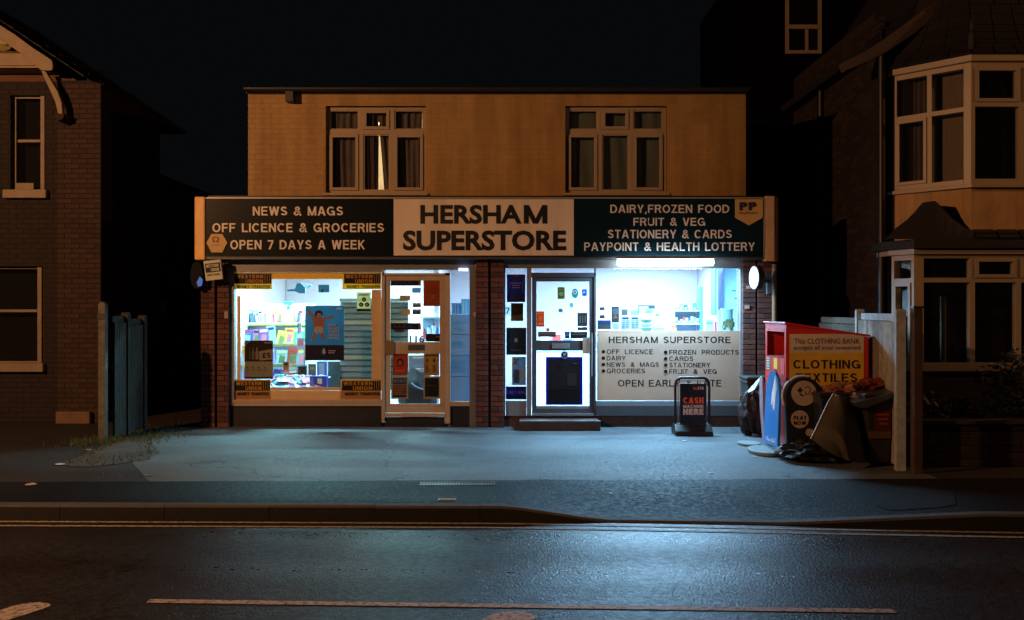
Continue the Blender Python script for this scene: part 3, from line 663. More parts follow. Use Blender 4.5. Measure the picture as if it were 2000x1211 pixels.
# payment shield and hexagon
Yp = YF - .02
t = thing('shield_sign', 'yellow shield shaped payment sign at the right end of the teal fascia sign', 'sign', (X(1462, Yp), Yp, Z(440, Yp)))
ymu = mat('badge_mustard', (.52, .36, .13), .45, var=.06)
def pxpoly(pts, Y): return [(X(a, Y), Z(b, Y)) for a, b in pts]
MB().prism(pxpoly([(1436, 389), (1490, 389), (1490, 425), (1463, 440), (1436, 425)][::-1], Yp), Yp, Yp + .015).build('plate', ymu, t)
navy = mat('ink_navy', (.02, .02, .06), .5)
for a in (1444, 1462):
    lettering('P', X(a, Yp), X(a + 16, Yp), Z(411, Yp), Z(395, Yp), Yp, navy, t, t=.26)
fonttext('PayPoint', X(1444, Yp), X(1479, Yp), Z(419.5, Yp), Z(413.5, Yp), Yp, navy, t, bold=.01)
t = thing('hexagonal_sign', 'mustard hexagon sign with a dark omega mark at the left end of the fascia', 'sign', (X(424, Yp), Yp, Z(493, Yp)))
MB().prism(pxpoly([(403, 474), (413, 457), (434, 457), (444, 474), (434, 493), (413, 493)][::-1], Yp), Yp, Yp + .015).build('plate', ymu, t)
fonttext('Ω', X(414.5, Yp), X(428, Yp), Z(473, Yp), Z(462, Yp), Yp, mat('ink_plum', (.10, .02, .03), .5), t, bold=.02)
fonttext('LOTTERY', X(413, Yp), X(431, Yp), Z(481, Yp), Z(477.5, Yp), Yp, mat('ink_rust', (.35, .16, .05), .5), t)
t = thing('bell_box', 'dark round topped alarm box with a blue emblem under the left fascia end', 'alarm box', (X(388, 13.95), 13.95, Z(566, 13.95)))
MB().prism([(X(388, 13.95) + .095 * math.cos(2 * PI * i / 20), Z(538, 13.95) + .2 * math.sin(2 * PI * i / 20)) for i in range(20)], 13.86, 13.99).build('housing', mat('bell_box_black', (.006, .008, .010), .7, spec=.15), t, bevel=.01)
MB().prism(pxpoly([(384, 552), (390, 540), (396, 546), (394, 558), (387, 560)][::-1], 13.85), 13.85, 13.858).build('emblem', mat('emblem_blue', (.02, .12, .45), .4, emit=(.02, .16, .6), estr=.5), t)
t = thing('projecting_sign', 'small white money transfer sign tilted below the left end of the fascia', 'sign', (X(416, 13.8), 13.8, Z(548, 13.8)))
R3 = Matrix.Rotation(math.radians(-7), 4, 'Y')
tc = Vector((X(416, 13.8), 13.8, Z(527.5, 13.8)))
def Tt(u, d, z): return tuple(tc + R3.to_3x3() @ Vector((u, d * 1.0 + u * .12, z)) - Vector((0, 0, 0)))
wsg = mat('sign_white_dull', (.62, .66, .50), .5)
MB().prism([(-.115, -.14), (.115, -.14), (.115, .14), (-.115, .14)], 0, .05, Tt).build('panel', wsg, t)
MB().prism([(-.10, -.03), (.105, -.03), (.105, .10), (-.10, .10)], -.004, 0, Tt).build('print', inkm, t)
lettering('WESTERN', -.085, .085, .042, .085, -.005, wsg, t, T=Tt, t=.2); lettering('UNION', -.03, .085, -.018, .027, -.005, wsg, t, T=Tt, t=.2)
fonttext('MONEY TRANSFER', -.08, .09, -.08, -.05, -.001, inkm, t, T=Tt, bold=.01)

# ---- shopfront frames
YG = 14.11
def WB(name, m, px0, px1, py0, py1, y0, y1, parent=None, **k):
    Y = y0; return MB().box(X(px0, Y), X(px1, Y), y0, y1, Z(py1, Y), Z(py0, Y)).build(name, m, parent or shop, **k)
fr_w = mat('shopfront_frame_buff', (.42, .33, .22), .45, var=.1, scale=5)
fr_g = mat('shopfront_frame_grey', (.20, .20, .19), .42, .3, var=.1, scale=5)
# header over everything
WB('header', fr_g, 446, 746, 508, 531.5, 14.07, 14.2); WB('header', fr_g, 746, 928, 508, 527, 14.07, 14.2); WB('header', fr_g, 984, 1451, 508, 524, 14.07, 14.2)
WB('wall_above_shopfront', stall, 446, 1451, 490, 516, 14.2, 14.24)
WB('door_column', fr_g, 917, 929, 522, 836, 14.04, 14.2); WB('gap_panel', stall, 953.5, 958.5, 500, 836, 14.06, 14.2)
# left window
w1 = WB('window', fr_g, 447, 457, 527, 792, 14.06, 14.18); WB('frame', fr_w, 457.5, 747, 786, 793, 14.045, 14.18, w1); WB('frame', fr_w, 745, 751, 527, 824, 14.05, 14.18, w1)
WB('sill', fr_w, 455, 745, 781, 786, 14.035, 14.1, w1)
MB().box(X(457, YG), X(745, YG), YG, YG + .006, Z(786, YG), Z(527, YG)).build('pane', G, w1)
WB('stall_riser', stall, 447, 745, 793, 836, 14.09, 14.2)
# left door
d1 = frame_rect(X(752, 14.08), X(869, 14.08), Z(806, 14.08), Z(538, 14.08), .075, 14.075, 14.125).build('door', fr_w, shop, bevel=.004)
WB('rail', fr_w, 761.5, 863, 668, 691, 14.077, 14.122, d1)
WB('bottom_rail', fr_w, 762, 862, 789, 796, 14.077, 14.122, d1)
MB().box(X(761, YG), X(865, YG), 14.098, 14.103, Z(797, YG), Z(546, YG)).build('pane', G, d1)
WB('lock_plate', mat('brass_dull', (.28, .20, .10), .4, .6), 751, 770, 665, 693, 14.055, 14.073, d1, bevel=.004)
WB('letterbox', alu_d, 797, 829, 673, 684, 14.065, 14.076, d1, bevel=.003)
fr = WB('door_frame', fr_w, 747, 878, 533.5, 538, 14.05, 14.18); WB('jamb', fr_w, 869, 879, 533, 827, 14.05, 14.18, fr); WB('threshold', fr_w, 752, 868.5, 808, 814, 14.03, 14.18, fr)
WB('step_riser', stall, 752, 868, 815, 836, 14.09, 14.2)
MB().box(X(752, YG), X(868, YG), 14.115, 14.12, Z(533, YG), Z(527, YG)).build('pane', G, fr)
# side light by the left door
w2 = WB('window', fr_w, 879.5, 917, 785, 793, 14.05, 14.18); MB().box(X(879.5, YG), X(917, YG), YG, YG + .006, Z(785, YG), Z(527, YG)).build('pane', G, w2)
WB('stall_riser', stall, 880, 917, 794, 836, 14.09, 14.2)
# right side light
w3 = WB('window', fr_g, 984, 987, 524, 812, 14.05, 14.18); WB('frame', fr_g, 1029, 1038, 524, 812, 14.05, 14.18, w3); WB('frame', alu, 987.5, 1028.5, 783, 812, 14.07, 14.16, w3)
MB().box(X(987, YG), X(1029, YG), YG, YG + .006, Z(783, YG), Z(524, YG)).build('pane', G, w3)
# right door
d2 = frame_rect(X(1039, 14.08), X(1160, 14.08), Z(807, 14.08), Z(541, 14.08), .066, 14.075, 14.125).build('door', alu_d, shop, bevel=.004)
WB('rail', alu_d, 1047.7, 1151, 665, 685, 14.077, 14.122, d2); WB('bottom_rail', alu, 1048, 1151, 793, 798, 14.077, 14.122, d2)
MB().box(X(1047, YG), X(1152, YG), 14.098, 14.103, Z(798, YG), Z(549, YG)).build('pane', G, d2)
WB('push_plate', mat('push_plate_buff', (.35, .28, .20), .5), 1138, 1152, 660, 691, 14.055, 14.073, d2, bevel=.004)
WB('letterbox', alu, 1078, 1113, 671, 681, 14.065, 14.076, d2, bevel=.003)
MB().tube((X(1156, 14.03), 14.03, Z(650, 14.03)), (X(1156, 14.03), 14.03, Z(735, 14.03)), .010).build('handle', alu, d2)
fr2 = WB('door_frame', alu_d, 1038, 1162, 532.5, 541, 14.05, 14.18); WB('jamb', alu_d, 1160.5, 1164, 524, 812, 14.05, 14.18, fr2); WB('threshold', alu, 1039, 1160, 808, 812, 14.03, 14.18, fr2)
MB().box(X(1042, YG), X(1156, YG), 14.115, 14.12, Z(532, YG), Z(524, YG)).build('pane', G, fr2)
# right window
w4 = WB('window', fr_g, 1446, 1451, 524, 812, 14.05, 14.18); WB('frame', alu, 1164.5, 1445.5, 783.5, 792, 14.06, 14.18, w4); WB('sill', alu_d, 1164.5, 1445.5, 792.5, 812, 14.03, 14.18, w4)
MB().box(X(1164, YG), X(1446, YG), YG, YG + .006, Z(784, YG), Z(524, YG)).build('pane', G, w4)
WB('stall_riser', mat('brick_plinth_dark', (.05, .04, .035), .8, var=.3, scale=9), 1175, 1451, 812, 838, 14.06, 14.2)
WB('stall_riser', red_b, 984, 1175, 813, 838, 14.08, 14.2)
t = thing('door_step', 'low dark step with a worn metal edge below the right door', 'step', (X(1095, 13.75), 13.75, 0))
MB().box(X(1015, 13.6), X(1173, 13.6), 13.6, 14.05, .0015, .125).build('slab', mat('step_dark', (.05, .05, .048), .8, var=.25, scale=8), t, bevel=.008)
B('nosing', alu, t, X(1015, 13.6) - .004, X(1173, 13.6) + .004, 13.594, 13.66, .126, .142)
# drainpipe at the right end
t = MB(); t.tube((X(1511, 13.98), 13.94, 2.36), (X(1511, 13.98), 13.94, .02), .035).build('drainpipe', mat('pipe_brown', (.22, .13, .06), .6), shop, smooth=True)
WB('wire_box', alu, 1498, 1508, 552, 574, 13.93, 13.99, bevel=.004)
# small plates on the piers
for a, b, c, d in ((438, 445, 608, 622), (924, 930, 610, 618), (1458, 1467, 558, 564), (1455, 1464, 596, 603)):
    WB('wall_plate', mat('plate_pinkish', (.35, .25, .22), .6), a, b, c, d, 13.985, 13.998)

# ---- illuminated disc sign and tube light under the fascia
t = thing('illuminated_disc_sign', 'round white lit sign projecting from the right brick pier', 'sign', (X(1478, 13.75), 13.75, Z(542, 13.75)))
cc = Vector((X(1478, 13.72), 13.72, Z(542, 13.72))); ax = Vector((-.98, -.17, 0)).normalized()
MB().tube(cc - ax * .04, cc + ax * .04, .172, .172, 32).build('drum', dark_plastic, t, smooth=True)
MB().tube(cc + ax * .041, cc + ax * .046, .158, .158, 32).build('face', mat('disc_lit', (.9, .9, .95), emit=(.55, .78, 1), estr=.95), t)
MB().tube(cc - ax * .02 + Vector((.02, .05, 0)), cc + Vector((.02, .28, 0)), .015).build('bracket', black, t)
t = thing('tube_light', 'bright fluorescent tube fitting under the fascia above the right window', 'light', (X(1297, 13.8), 13.8, Z(514, 13.8)))
x0, x1 = X(1205, 13.8), X(1390, 13.8)
MB().box(x0 - .03, x1 + .03, 13.655, 13.74, fz0 - .035, fz0 + .0).build('body', alu, t, bevel=.006); B('bracket', alu, t, x0 + .1, x0 + .14, 13.745, 13.86, fz0 - .03, fz0 - .004); B('bracket', alu, t, x1 - .14, x1 - .1, 13.745, 13.86, fz0 - .03, fz0 - .004)
MB().tube((x0, 13.70, fz0 - .085), (x1, 13.70, fz0 - .085), .045, .045, 16).build('tube', mat('tube_lit', (.9, .95, 1), emit=(.70, .88, 1), estr=25), t, smooth=True)
light('tube_area_light', 'AREA', ((x0 + x1) / 2, 13.70, fz0 - .14), 210, COOL, x1 - x0, .06)
t = thing('bulkhead_light', 'tiny lit lamp at the top of the narrow left side light', 'light', (X(904, 14.02), 14.02, Z(527, 14.02)))
MB().box(X(896, 14.03), X(914, 14.03), 14.02, 14.06, Z(529, 14.03), Z(524, 14.03)).build('lens', mat('bulk_lit', (.8, .85, 1), emit=(.45, .6, 1), estr=4), t, bevel=.004)

# ------------------------------------------------------------------ things stuck on the glass
def rgbm(h, rough=.55): return mat('print_' + h.lstrip('#'), h, rough, var=.06, scale=8)
def paperm(h, k=.5):
    """printed paper: some of the light behind it comes through"""
    nm = 'paper_' + h.lstrip('#')
    if nm in _m: return _m[nm]
    m = mat(nm, h, .55, var=.06, scale=8); N = m.node_tree.nodes; L = m.node_tree.links
    b = N['Principled BSDF']; t = N.new('ShaderNodeBsdfTranslucent'); t.inputs['Color'].default_value = (*hexc(h), 1)
    mx = N.new('ShaderNodeMixShader'); mx.inputs[0].default_value = k; L.new(b.outputs[0], mx.inputs[1]); L.new(t.outputs[0], mx.inputs[2])
    L.new(mx.outputs[0], N['Material Output'].inputs['Surface']); return m
class Sheet:
    def __init__(s, name, label, cat, px0, px1, py0, py1, col, Y=14.094, th=.003, group=None, k=.35):
        s.Y = Y; s.k = 0
        s.t = thing(name, label, cat, (X((px0 + px1) / 2, Y), Y, Z(py1, Y)), group)
        MB().box(X(px0, Y), X(px1, Y), Y, Y + th, Z(py1, Y), Z(py0, Y)).build('sheet', paperm(col), s.t)
    def y(s): s.k += 1; return s.Y - .0012 * s.k
    def poly(s, pts, col, name='print'):
        y = s.y(); p = pxpoly(pts, s.Y)
        a = sum(p[i][0] * p[(i + 1) % len(p)][1] - p[(i + 1) % len(p)][0] * p[i][1] for i in range(len(p)))
        if a < 0: p = p[::-1]
        MB().prism(p, y, y + .001).build(name, paperm(col), s.t); return s
    def rect(s, a, b, c, d, col): return s.poly([(a, c), (b, c), (b, d), (a, d)], col)
    def disc(s, cx, cy, r, col, ry=None, n=20): return s.poly([(cx + r * math.cos(2 * PI * i / n), cy + (ry or r) * math.sin(2 * PI * i / n)) for i in range(n)], col)
    def caps(s, txt, a, b, c, d, col, t=.18): lettering(txt, X(a, s.Y), X(b, s.Y), Z(d, s.Y), Z(c, s.Y), s.y() + .001, paperm(col), s.t, t=t, thick=.0012); return s
    def txt(s, txt, a, b, c, d, col, bold=.0): fonttext(txt, X(a, s.Y), X(b, s.Y), Z(d, s.Y), Z(c, s.Y), s.y(), paperm(col), s.t, bold=bold, thick=.0005); return s
    def strokes(s, pts, w, col):
        L_, R_ = strip(pts, w); return s.poly(L_ + R_[::-1], col)

# money transfer border vinyl
vb = thing('vinyl_border', 'buff and yellow vinyl border stuck round the left shop window', 'window sticker', (X(600, 14.095), 14.095, Z(786, 14.1)))
vin = mat('vinyl_buff', (.62, .44, .22), .5, var=.08, scale=4); viny = mat('vinyl_yellow', (.80, .52, .03), .5, var=.05)
def VB(a, b, c, d, m, nm): MB().box(X(a, 14.1), X(b, 14.1), 14.100, 14.103, Z(d, 14.1), Z(c, 14.1)).build(nm, m, vb)
VB(531, 669, 532, 545, viny, 'top_strip'); VB(463, 470, 578, 741, vin, 'left_strip'); VB(457, 744.5, 763, 781, vin, 'bottom_strip'); VB(726, 744.5, 566, 742, vin, 'right_strip')
VB(529, 667, 756.5, 762.5, vin, 'bottom_strip')
for (a, b, c, d, fl_, lab) in ((455, 531, 532, 565, '#c8a050', 'top left'), (669, 744.5, 532, 565, '#d8ac48', 'top right'), (455, 528, 741, 779, '#c89a5a', 'bottom left'), (665, 744.5, 741, 779, '#cc9e60', 'bottom right')):
    s = Sheet('money_transfer_sticker', f'black and buff money transfer sticker in the {lab} corner of the left window', 'window sticker', a, b, c, d, fl_, Y=14.094)
    s.rect(a + 3, b - 1, c + 3, c + 22, '#0c0a08')
    s.caps('WESTERN', a + 6, b - 17, c + 4.5, c + 11.5, '#d9a441', .22); s.caps('UNION', a + 24, b - 17, c + 13.5, c + 20.5, '#d9a441', .22)
    for q in (14, 9.5, 5): s.rect(b - q, b - q + 1.2, c + 4, c + 21, '#c0964a')
    s.caps('MONEY TRANSFER', a + 9, b - 3, c + 25, c + 31, '#2a1c0c', .17)
# lottery poster with a leaping figure
s = Sheet('leaping_figure_poster', 'teal poster of a person leaping with arms spread in the left window', 'poster', 596, 672, 597, 704, '#2f7f96')
s.rect(596, 672, 674, 704, '#1c1440')
sk = '#b98470'
s.strokes([(600, 606), (610, 617), (619, 627)], 5, sk); s.strokes([(629, 626), (640, 620), (652, 619)], 4.5, sk)
s.poly([(612, 624), (618, 619), (628, 620), (636, 624), (634, 634), (631, 642), (615, 642), (611, 634)], sk)
s.poly([(614, 638), (631, 638), (632, 651), (625, 653), (623, 648), (619, 653), (613, 651)], '#cfc8bc')
s.strokes([(616, 650), (613, 658), (611, 666)], 5, sk); s.strokes([(628, 650), (631, 657), (634, 664)], 5, sk)
s.disc(622.5, 615, 5, '#c79480', 6); s.poly([(615, 613), (617, 608), (623, 606), (629, 608), (631, 614), (629, 618), (627, 612), (620, 611), (618, 617), (615, 618)], '#1a1210')
for i, w in enumerate(('WIN', 'BIGGER', 'EVERY', 'SINGLE', 'WEEK')):
    s.caps(w, 642, 664 - (8 if i == 0 else 0), 632 + i * 6.4, 637 + i * 6.4, '#c0bfa0')
s.caps('new', 658, 669, 602, 605, '#ffffff'); s.txt('new', 658, 669, 601, 605, '#e8e8f0', .02)
s.disc(633, 687, 5, '#4f86a8', 6); s.poly([(631, 690), (632, 680), (634, 680), (636, 690)], '#cfe0ea'); s.rect(642, 656, 684, 686, '#b8b8d0'); s.rect(642, 654, 688, 690, '#b8b8d0')
# price poster
s = Sheet('drinks_price_poster', 'black and tan five pound drinks poster at the lower left of the left window', 'poster', 478, 533, 665, 740, '#8a7458')
s.poly([(478, 665), (533, 665), (533, 706), (478, 706)], '#15110f'); s.poly([(478, 665), (491, 665), (478, 676)], '#7a6a50')
for i, (bx, w_, c) in enumerate(((486, 4, '#3a4a46'), (492, 5, '#6c716c'), (499, 6, '#8c8e88'))):
    s.poly([(bx, 702), (bx, 688), (bx + w_ * .3, 684), (bx + w_ * .3, 679), (bx + w_ * .7, 679), (bx + w_ * .7, 684), (bx + w_, 688), (bx + w_, 702)], c)
s.poly([(506, 686), (531, 682), (532, 702), (507, 704)], '#a89e8c'); s.caps('£5', 513, 529, 689, 699, '#1a1410', .22); s.rect(516, 531, 668, 671, '#9b8f80')
for i in range(4): s.disc(483 + i * 11.5, 718, 1.5, '#2a201a'); s.rect(480 + i * 11.5, 488 + i * 11.5, 722, 723, '#5a4a38')
s.rect(478, 533, 736, 740, '#120e0c')
# three circle notice
s = Sheet('three_circle_notice', 'cream notice with three dark circles in the upper right of the left window', 'notice', 697, 724, 571, 608, '#c9c6a0')
s.rect(697, 724, 603, 608, '#1c2420')
for a, b in ((711, 585), (705.5, 595), (717, 595)): s.disc(a, b, 4.4, '#1f3a36'); s.disc(a, b, 1.8, '#b8c0a0')
s.rect(701, 720, 575, 577, '#6a7060')
# left door stickers
def newsbar(py, lab, txt):
    s = Sheet('newspaper_banner', lab, 'sticker', 763, 822, py, py + 13, '#0f0e26'); s.rect(817, 822, py + 1, py + 12, '#8a4a22'); s.caps(txt, 769, 811, py + 3.5, py + 9.5, '#4a4868', .14)
newsbar(545, 'dark navy newspaper banner along the top of the left door glass', 'NEWS & MAIL'); newsbar(631, 'dark navy newspaper banner across the middle of the left door glass', 'MAIL')
Sheet('rust_poster', 'plain rust red poster at the top right of the left door', 'poster', 827, 865, 545, 598, '#9c4520').rect(829, 863, 589, 597, '#a85428').rect(832, 860, 549, 551, '#b8623a').rect(834, 856, 558, 559.5, '#8a3818').rect(833, 858, 564, 565.5, '#8a3818').rect(835, 855, 570, 571.5, '#8a3818').disc(846, 580, 4, '#b06a44')
s = Sheet('house_number', 'grey number 116 stuck low on the left door glass', 'door number', 799, 829, 669.5, 670, '#6e8090', th=.001); s.txt('116', 800, 829, 655, 669, '#26323e', .03)
s = Sheet('bottle_shaped_sticker', 'black bottle shaped sticker lying sideways at the right of the left door', 'sticker', 832, 864, 652, 667, '#100c0c'); s.rect(835, 848, 654, 664, '#2c2826'); s.rect(850, 862, 657, 659, '#8a8078')
s = Sheet('face_poster', 'red poster with a dark haired face in the lower left of the left door', 'poster', 767, 796, 691, 733, '#a8401c'); s.disc(781.5, 708, 6.5, '#2a120c', 8); s.disc(781.5, 709, 4, '#b07050', 5); s.rect(772, 791, 722, 727, '#c86a40')
s = Sheet('brown_poster', 'tan poster with small figures in the lower right of the left door', 'poster', 828, 858, 690, 733, '#a87c48')
for a in (834, 848): s.disc(a, 704, 2.5, '#6a4428', 4); s.rect(a - 3, a + 3, 712, 727, '#946a3c')
s.rect(829, 857, 693, 696, '#7a5430')
s = Sheet('framed_notice', 'white framed grey and red notice at the bottom left of the left door', 'notice', 764, 797, 735, 779, '#a08c6c'); s.rect(767, 794, 738, 751, '#42465a'); s.rect(767, 794, 752, 770, '#7a4a34'); s.rect(767, 794, 771, 776, '#3c2a24'); s.caps('NEWS', 769, 792, 741, 747, '#8a90a8')
for i in range(3): s.rect(770, 791 - i * 3, 755 + i * 5, 757 + i * 5, '#a87458')
s = Sheet('framed_notice', 'white framed nearly black notice at the bottom right of the left door', 'notice', 827, 860, 735, 779, '#a08c6c'); s.rect(830, 857, 738, 775, '#1a1814'); s.rect(834, 853, 752, 754, '#4a443a')
s.rect(829, 843, 732, 734, '#c8c0b0')
for (a, b, c, d, col, lab) in ((781, 801, 577, 587, '#a8845a', 'tan label high on the left door beside the slatted panel'), (784, 801, 604, 615, '#b08a5c', 'tan label just below the first on the left door'),
                               (806, 822, 592, 600, '#566878', 'grey blue label above the plum one on the left door'), (806, 822, 604, 614, '#5a5262', 'plum grey label at the centre of the left door'),
                               (770, 789, 638, 649, '#5a4428', 'brown and gold label under the middle banner of the left door'), (805, 822, 562, 572, '#5fa8c8', 'sky blue label near the top of the left door')):
    Sheet('label_sticker', lab, 'sticker', a, b, c, d, col, Y=14.096).rect(a + 2, b - 2, c + 2, c + 3.5, '#d0c8b8')
# right side light posters
s = Sheet('advert_poster', 'dark blue curved poster at the top of the narrow right side light', 'poster', 990, 1026, 536, 590, '#182660'); s.poly([(990, 575), (1026, 575), (1026, 590), (990, 590)], '#182c60'); s.rect(1002, 1014, 537, 541, '#7a1c20')
for i, w_ in enumerate((10, 7, 8)): s.rect(1008 - w_, 1008 + w_, 552 + i * 4.5, 553.6 + i * 4.5, '#8e94b0')
s.strokes([(992, 544), (996, 556), (993, 570)], 1.4, '#6c74a0'); s.strokes([(1024, 544), (1020, 556), (1023, 570)], 1.4, '#6c74a0')
s = Sheet('advert_poster', 'small black poster below the dark blue one in the right side light', 'poster', 998, 1022, 592, 627, '#241f1a'); s.poly([(999, 617), (1021, 614), (1021, 626), (999, 626)], '#6a5a44'); s.disc(1010, 604, 6, '#2c2824')
s = Sheet('advert_poster', 'dark teal poster with a single bottle in the right side light', 'poster', 989, 1028, 640, 693, '#1c3440')
s.poly([(1004, 674), (1004, 658), (1006.5, 652), (1006.5, 644), (1009.5, 644), (1009.5, 652), (1012, 658), (1012, 674)], '#33485a'); s.rect(1005, 1011, 661, 668, '#b8c8d8'); s.rect(998, 1019, 683, 685, '#56707e')
s = Sheet('newspaper_banner', 'royal blue newspaper banner at the foot of the right side light', 'sticker', 988, 1028, 755, 780, '#101c78'); s.caps('DAILY MAIL', 990, 1026, 763, 769, '#7c8ad8', .16); s.rect(988, 1028, 774, 780, '#0a0c18')
s = Sheet('red_seven_card', 'white card with a red seven at the left of the right side light', 'card', 986, 997, 598, 615, '#d8e2ea', Y=14.098); s.caps('7', 988, 995, 601, 612, '#c83238')
s = Sheet('pattern_poster', 'pale poster with dark lettering low in the right side light', 'poster', 1000, 1027, 697, 752, '#6a8696', Y=14.13)
s.poly([(1001, 697), (1011, 697), (1009, 716), (1001, 716)], '#d8e4ec'); s.txt('CRAFT', 1002, 1013, 700, 712, '#20303c', .02); s.disc(1020, 730, 5, '#c8dce6', 16); s.rect(1003, 1014, 722, 748, '#4a6878')
# right door stickers
s = Sheet('acceptance_sticker', 'olive green sticker near the top of the right door', 'sticker', 1089, 1103, 561, 584, '#5a6a2c'); s.disc(1096, 574, 4.5, '#aab070', 4); s.rect(1091, 1101, 564, 567, '#8a9450')
s = Sheet('oval_sticker', 'teal oval sticker on the upper right door glass', 'sticker', 1117, 1129, 572, 574, '#1c8c8c'); s.disc(1123, 573, 6.5, '#1c8c8c', 9.5); s.disc(1123, 571, 4, '#d8f0e8', 4); s.disc(1123, 571, 2, '#b02828', 2)
Sheet('card_sticker', 'small royal blue sticker beside the oval one on the right door', 'sticker', 1137, 1146, 565, 578, '#1c4c9c').disc(1141, 571, 2.5, '#9cc4e8')
s = Sheet('offer_sticker', 'bright orange upright sticker at the left of the right door', 'sticker', 1048, 1063, 608, 638, '#c85410'); s.rect(1050, 1061, 611, 613, '#e8a050'); s.disc(1055.5, 622, 4, '#e89030', 6); s.rect(1050, 1061, 631, 634, '#f0c080')
Sheet('strip_sticker', 'long brown strip sticker at the left foot of the right door upper pane', 'sticker', 1051, 1086, 648, 658, '#54463c').rect(1054, 1083, 651, 653, '#8a7c70')
s = Sheet('hours_card', 'dark grey opening hours card at the right of the right door', 'card', 1128, 1147, 611, 637, '#3c3a38')
for i in range(3): s.rect(1132 + i * 5, 1134 + i * 5, 617, 631, '#807c74')
Sheet('black_sticker', 'low black oval sticker under the opening hours card', 'sticker', 1128, 1147, 639, 645, '#100e0e').rect(1131, 1144, 641, 643, '#58544e')
s = Sheet('strip_sticker', 'dark strip sticker along the right foot of the right door upper pane', 'sticker', 1114, 1147, 648, 661, '#22201f'); s.rect(1117, 1144, 652, 654, '#6a6660')
Sheet('card_sticker', 'navy square sticker left of the dark strip on the right door', 'sticker', 1103, 1112.5, 648, 661, '#16244a').disc(1108, 654, 3, '#5c78b0')
for a, b, c, d, col, lab in ((1091, 1099, 603, 610, '#68788c', 'slate grey square label in the middle of the right door'), (1113, 1119, 592, 600, '#50a8b8', 'tiny turquoise label in the middle of the right door'), (1067, 1073, 641, 647, '#c04858', 'tiny pink label above the brown strip on the right door')):
    Sheet('label_sticker', lab, 'sticker', a, b, c, d, col)
s = Sheet('framed_poster', 'large black poster in a rounded royal blue frame on the lower right door', 'poster', 1066, 1138, 697, 791, '#10128c', Y=14.075)
s.rect(1071, 1133, 701, 787, '#1f2024'); s.poly([(1084, 742), (1086, 722), (1094, 716), (1100, 722), (1102, 745)], '#231f1e'); s.disc(1092, 716, 5, '#1c1614'); s.rect(1107, 1126, 729, 754, '#34342f'); s.strokes([(1098, 776), (1104, 772), (1112, 776), (1118, 774)], 2, '#7a7870'); s.rect(1119, 1128, 709, 711, '#5a5a58'); s.rect(1071, 1133, 760, 787, '#0b0c0e')
s = Sheet('round_badge', 'round white and dark badge sticker on top of the blue framed poster', 'sticker', 1100, 1105, 692, 694, '#8a94a0', Y=14.066); s.disc(1102.5, 693, 7.5, '#98a4b0'); s.disc(1102.5, 693, 5.8, '#2c343c'); s.poly([(1099, 690), (1106, 690), (1102.5, 697)], '#b8c0c8')
# big window vinyl board
s = Sheet('window_board', 'cream vinyl board with black lists across the lower right window', 'sign', 1166, 1444.5, 646, 782, '#c0a28c', Y=14.092, th=.004)
ink = '#0c0c10'
def cap2(tx, a, b, c, d, t=.15, sp=None): lettering(tx, X(a, 14.092), X(b, 14.092), Z(d, 14.092), Z(c, 14.092), 14.092, rgbm(ink), s.t, t=t, thick=.0015, space=sp)
cap2('HERSHAM SUPERSTORE', 1189, 1427, 657.5, 670, .16)
for i, tx in enumerate(('OFF LICENCE', 'DAIRY', 'NEWS & MAGS', 'GROCERIES')):
    z = 682.5 + i * 12.5; cap2(tx, 1185, (1275, 1222, 1287, 1260)[i], z, z + 9, .14, .7); s.disc(1178.5, z + 4.5, 3.5, ink)
for i, tx in enumerate(('FROZEN PRODUCTS', 'CARDS', 'STATIONERY', 'FRUIT & VEG')):
    z = 683.5 + i * 12.5; cap2(tx, 1307, (1443, 1354, 1387, 1400)[i], z, z + 9, .14, .7); s.disc(1300, z + 4.5, 3.5, ink)
cap2('OPEN EARLY & LATE', 1207, 1409, 742, 755, .15)
# papers in the window above the board
rr = lambda *a, **k: Sheet(*a, Y=14.122, **k)
s = rr('window_card', 'small black card topmost at the left of the right window', 'card', 1171, 1181, 600, 606, '#101820')
s = rr('window_card', 'small black card just below the topmost one in the right window', 'card', 1171, 1181, 615.5, 622, '#101820')
s = rr('window_card', 'blue and green landscape card sitting on the board at far left', 'card', 1167, 1193, 625.5, 643, '#0c2060'); s.rect(1167, 1193, 634, 640, '#0f5a4c'); s.rect(1170, 1188, 640, 643, '#8c2c30')
s = rr('window_card', 'tall black advert card standing beside the newspapers in the right window', 'card', 1194.5, 1209, 599, 630, '#161a20'); s.rect(1197, 1207, 603, 614, '#46545c'); s.poly([(1197, 622), (1202, 614), (1207, 622)], '#a84a28')
s = rr('window_card', 'grey brown square card above the left newspaper in the right window', 'card', 1214, 1226, 604, 615.5, '#5a5456')
s = rr('window_card', 'pale blue landscape card above the right newspaper in the right window', 'card', 1232, 1248, 606, 616, '#98b8cc')
s = rr('window_card', 'pale lilac card under the tall black advert card in the right window', 'card', 1195.5, 1209, 631.5, 643, '#aab0d0')
for a, lab in ((1213, 'left newspaper page taped above the board in the right window'), (1231.5, 'right newspaper page taped above the board in the right window')):
    s = rr('newspaper', lab, 'newspaper', a, a + 17.5, 618, 644, '#b8bcd4'); s.rect(a + 2, a + 15, 620, 623.5, '#2c2c40')
    for i in range(5): s.rect(a + 2, a + 8, 626 + i * 3.4, 627.4 + i * 3.4, '#70748c'); s.rect(a + 9.5, a + 15.5, 626 + i * 3.4, 627.4 + i * 3.4, '#70748c')
s = rr('top_up_sign', 'black rimmed sign with a white and green slogan in the right window', 'sign', 1246, 1279, 596, 612, '#c0e4e8'); s.rect(1246, 1279, 596, 598, '#182228'); s.rect(1266, 1279, 596, 603, '#24343c'); s.rect(1246, 1248, 596, 611, '#3a5a60'); s.caps('GO', 1262, 1274, 604, 611, '#48a088', .2)

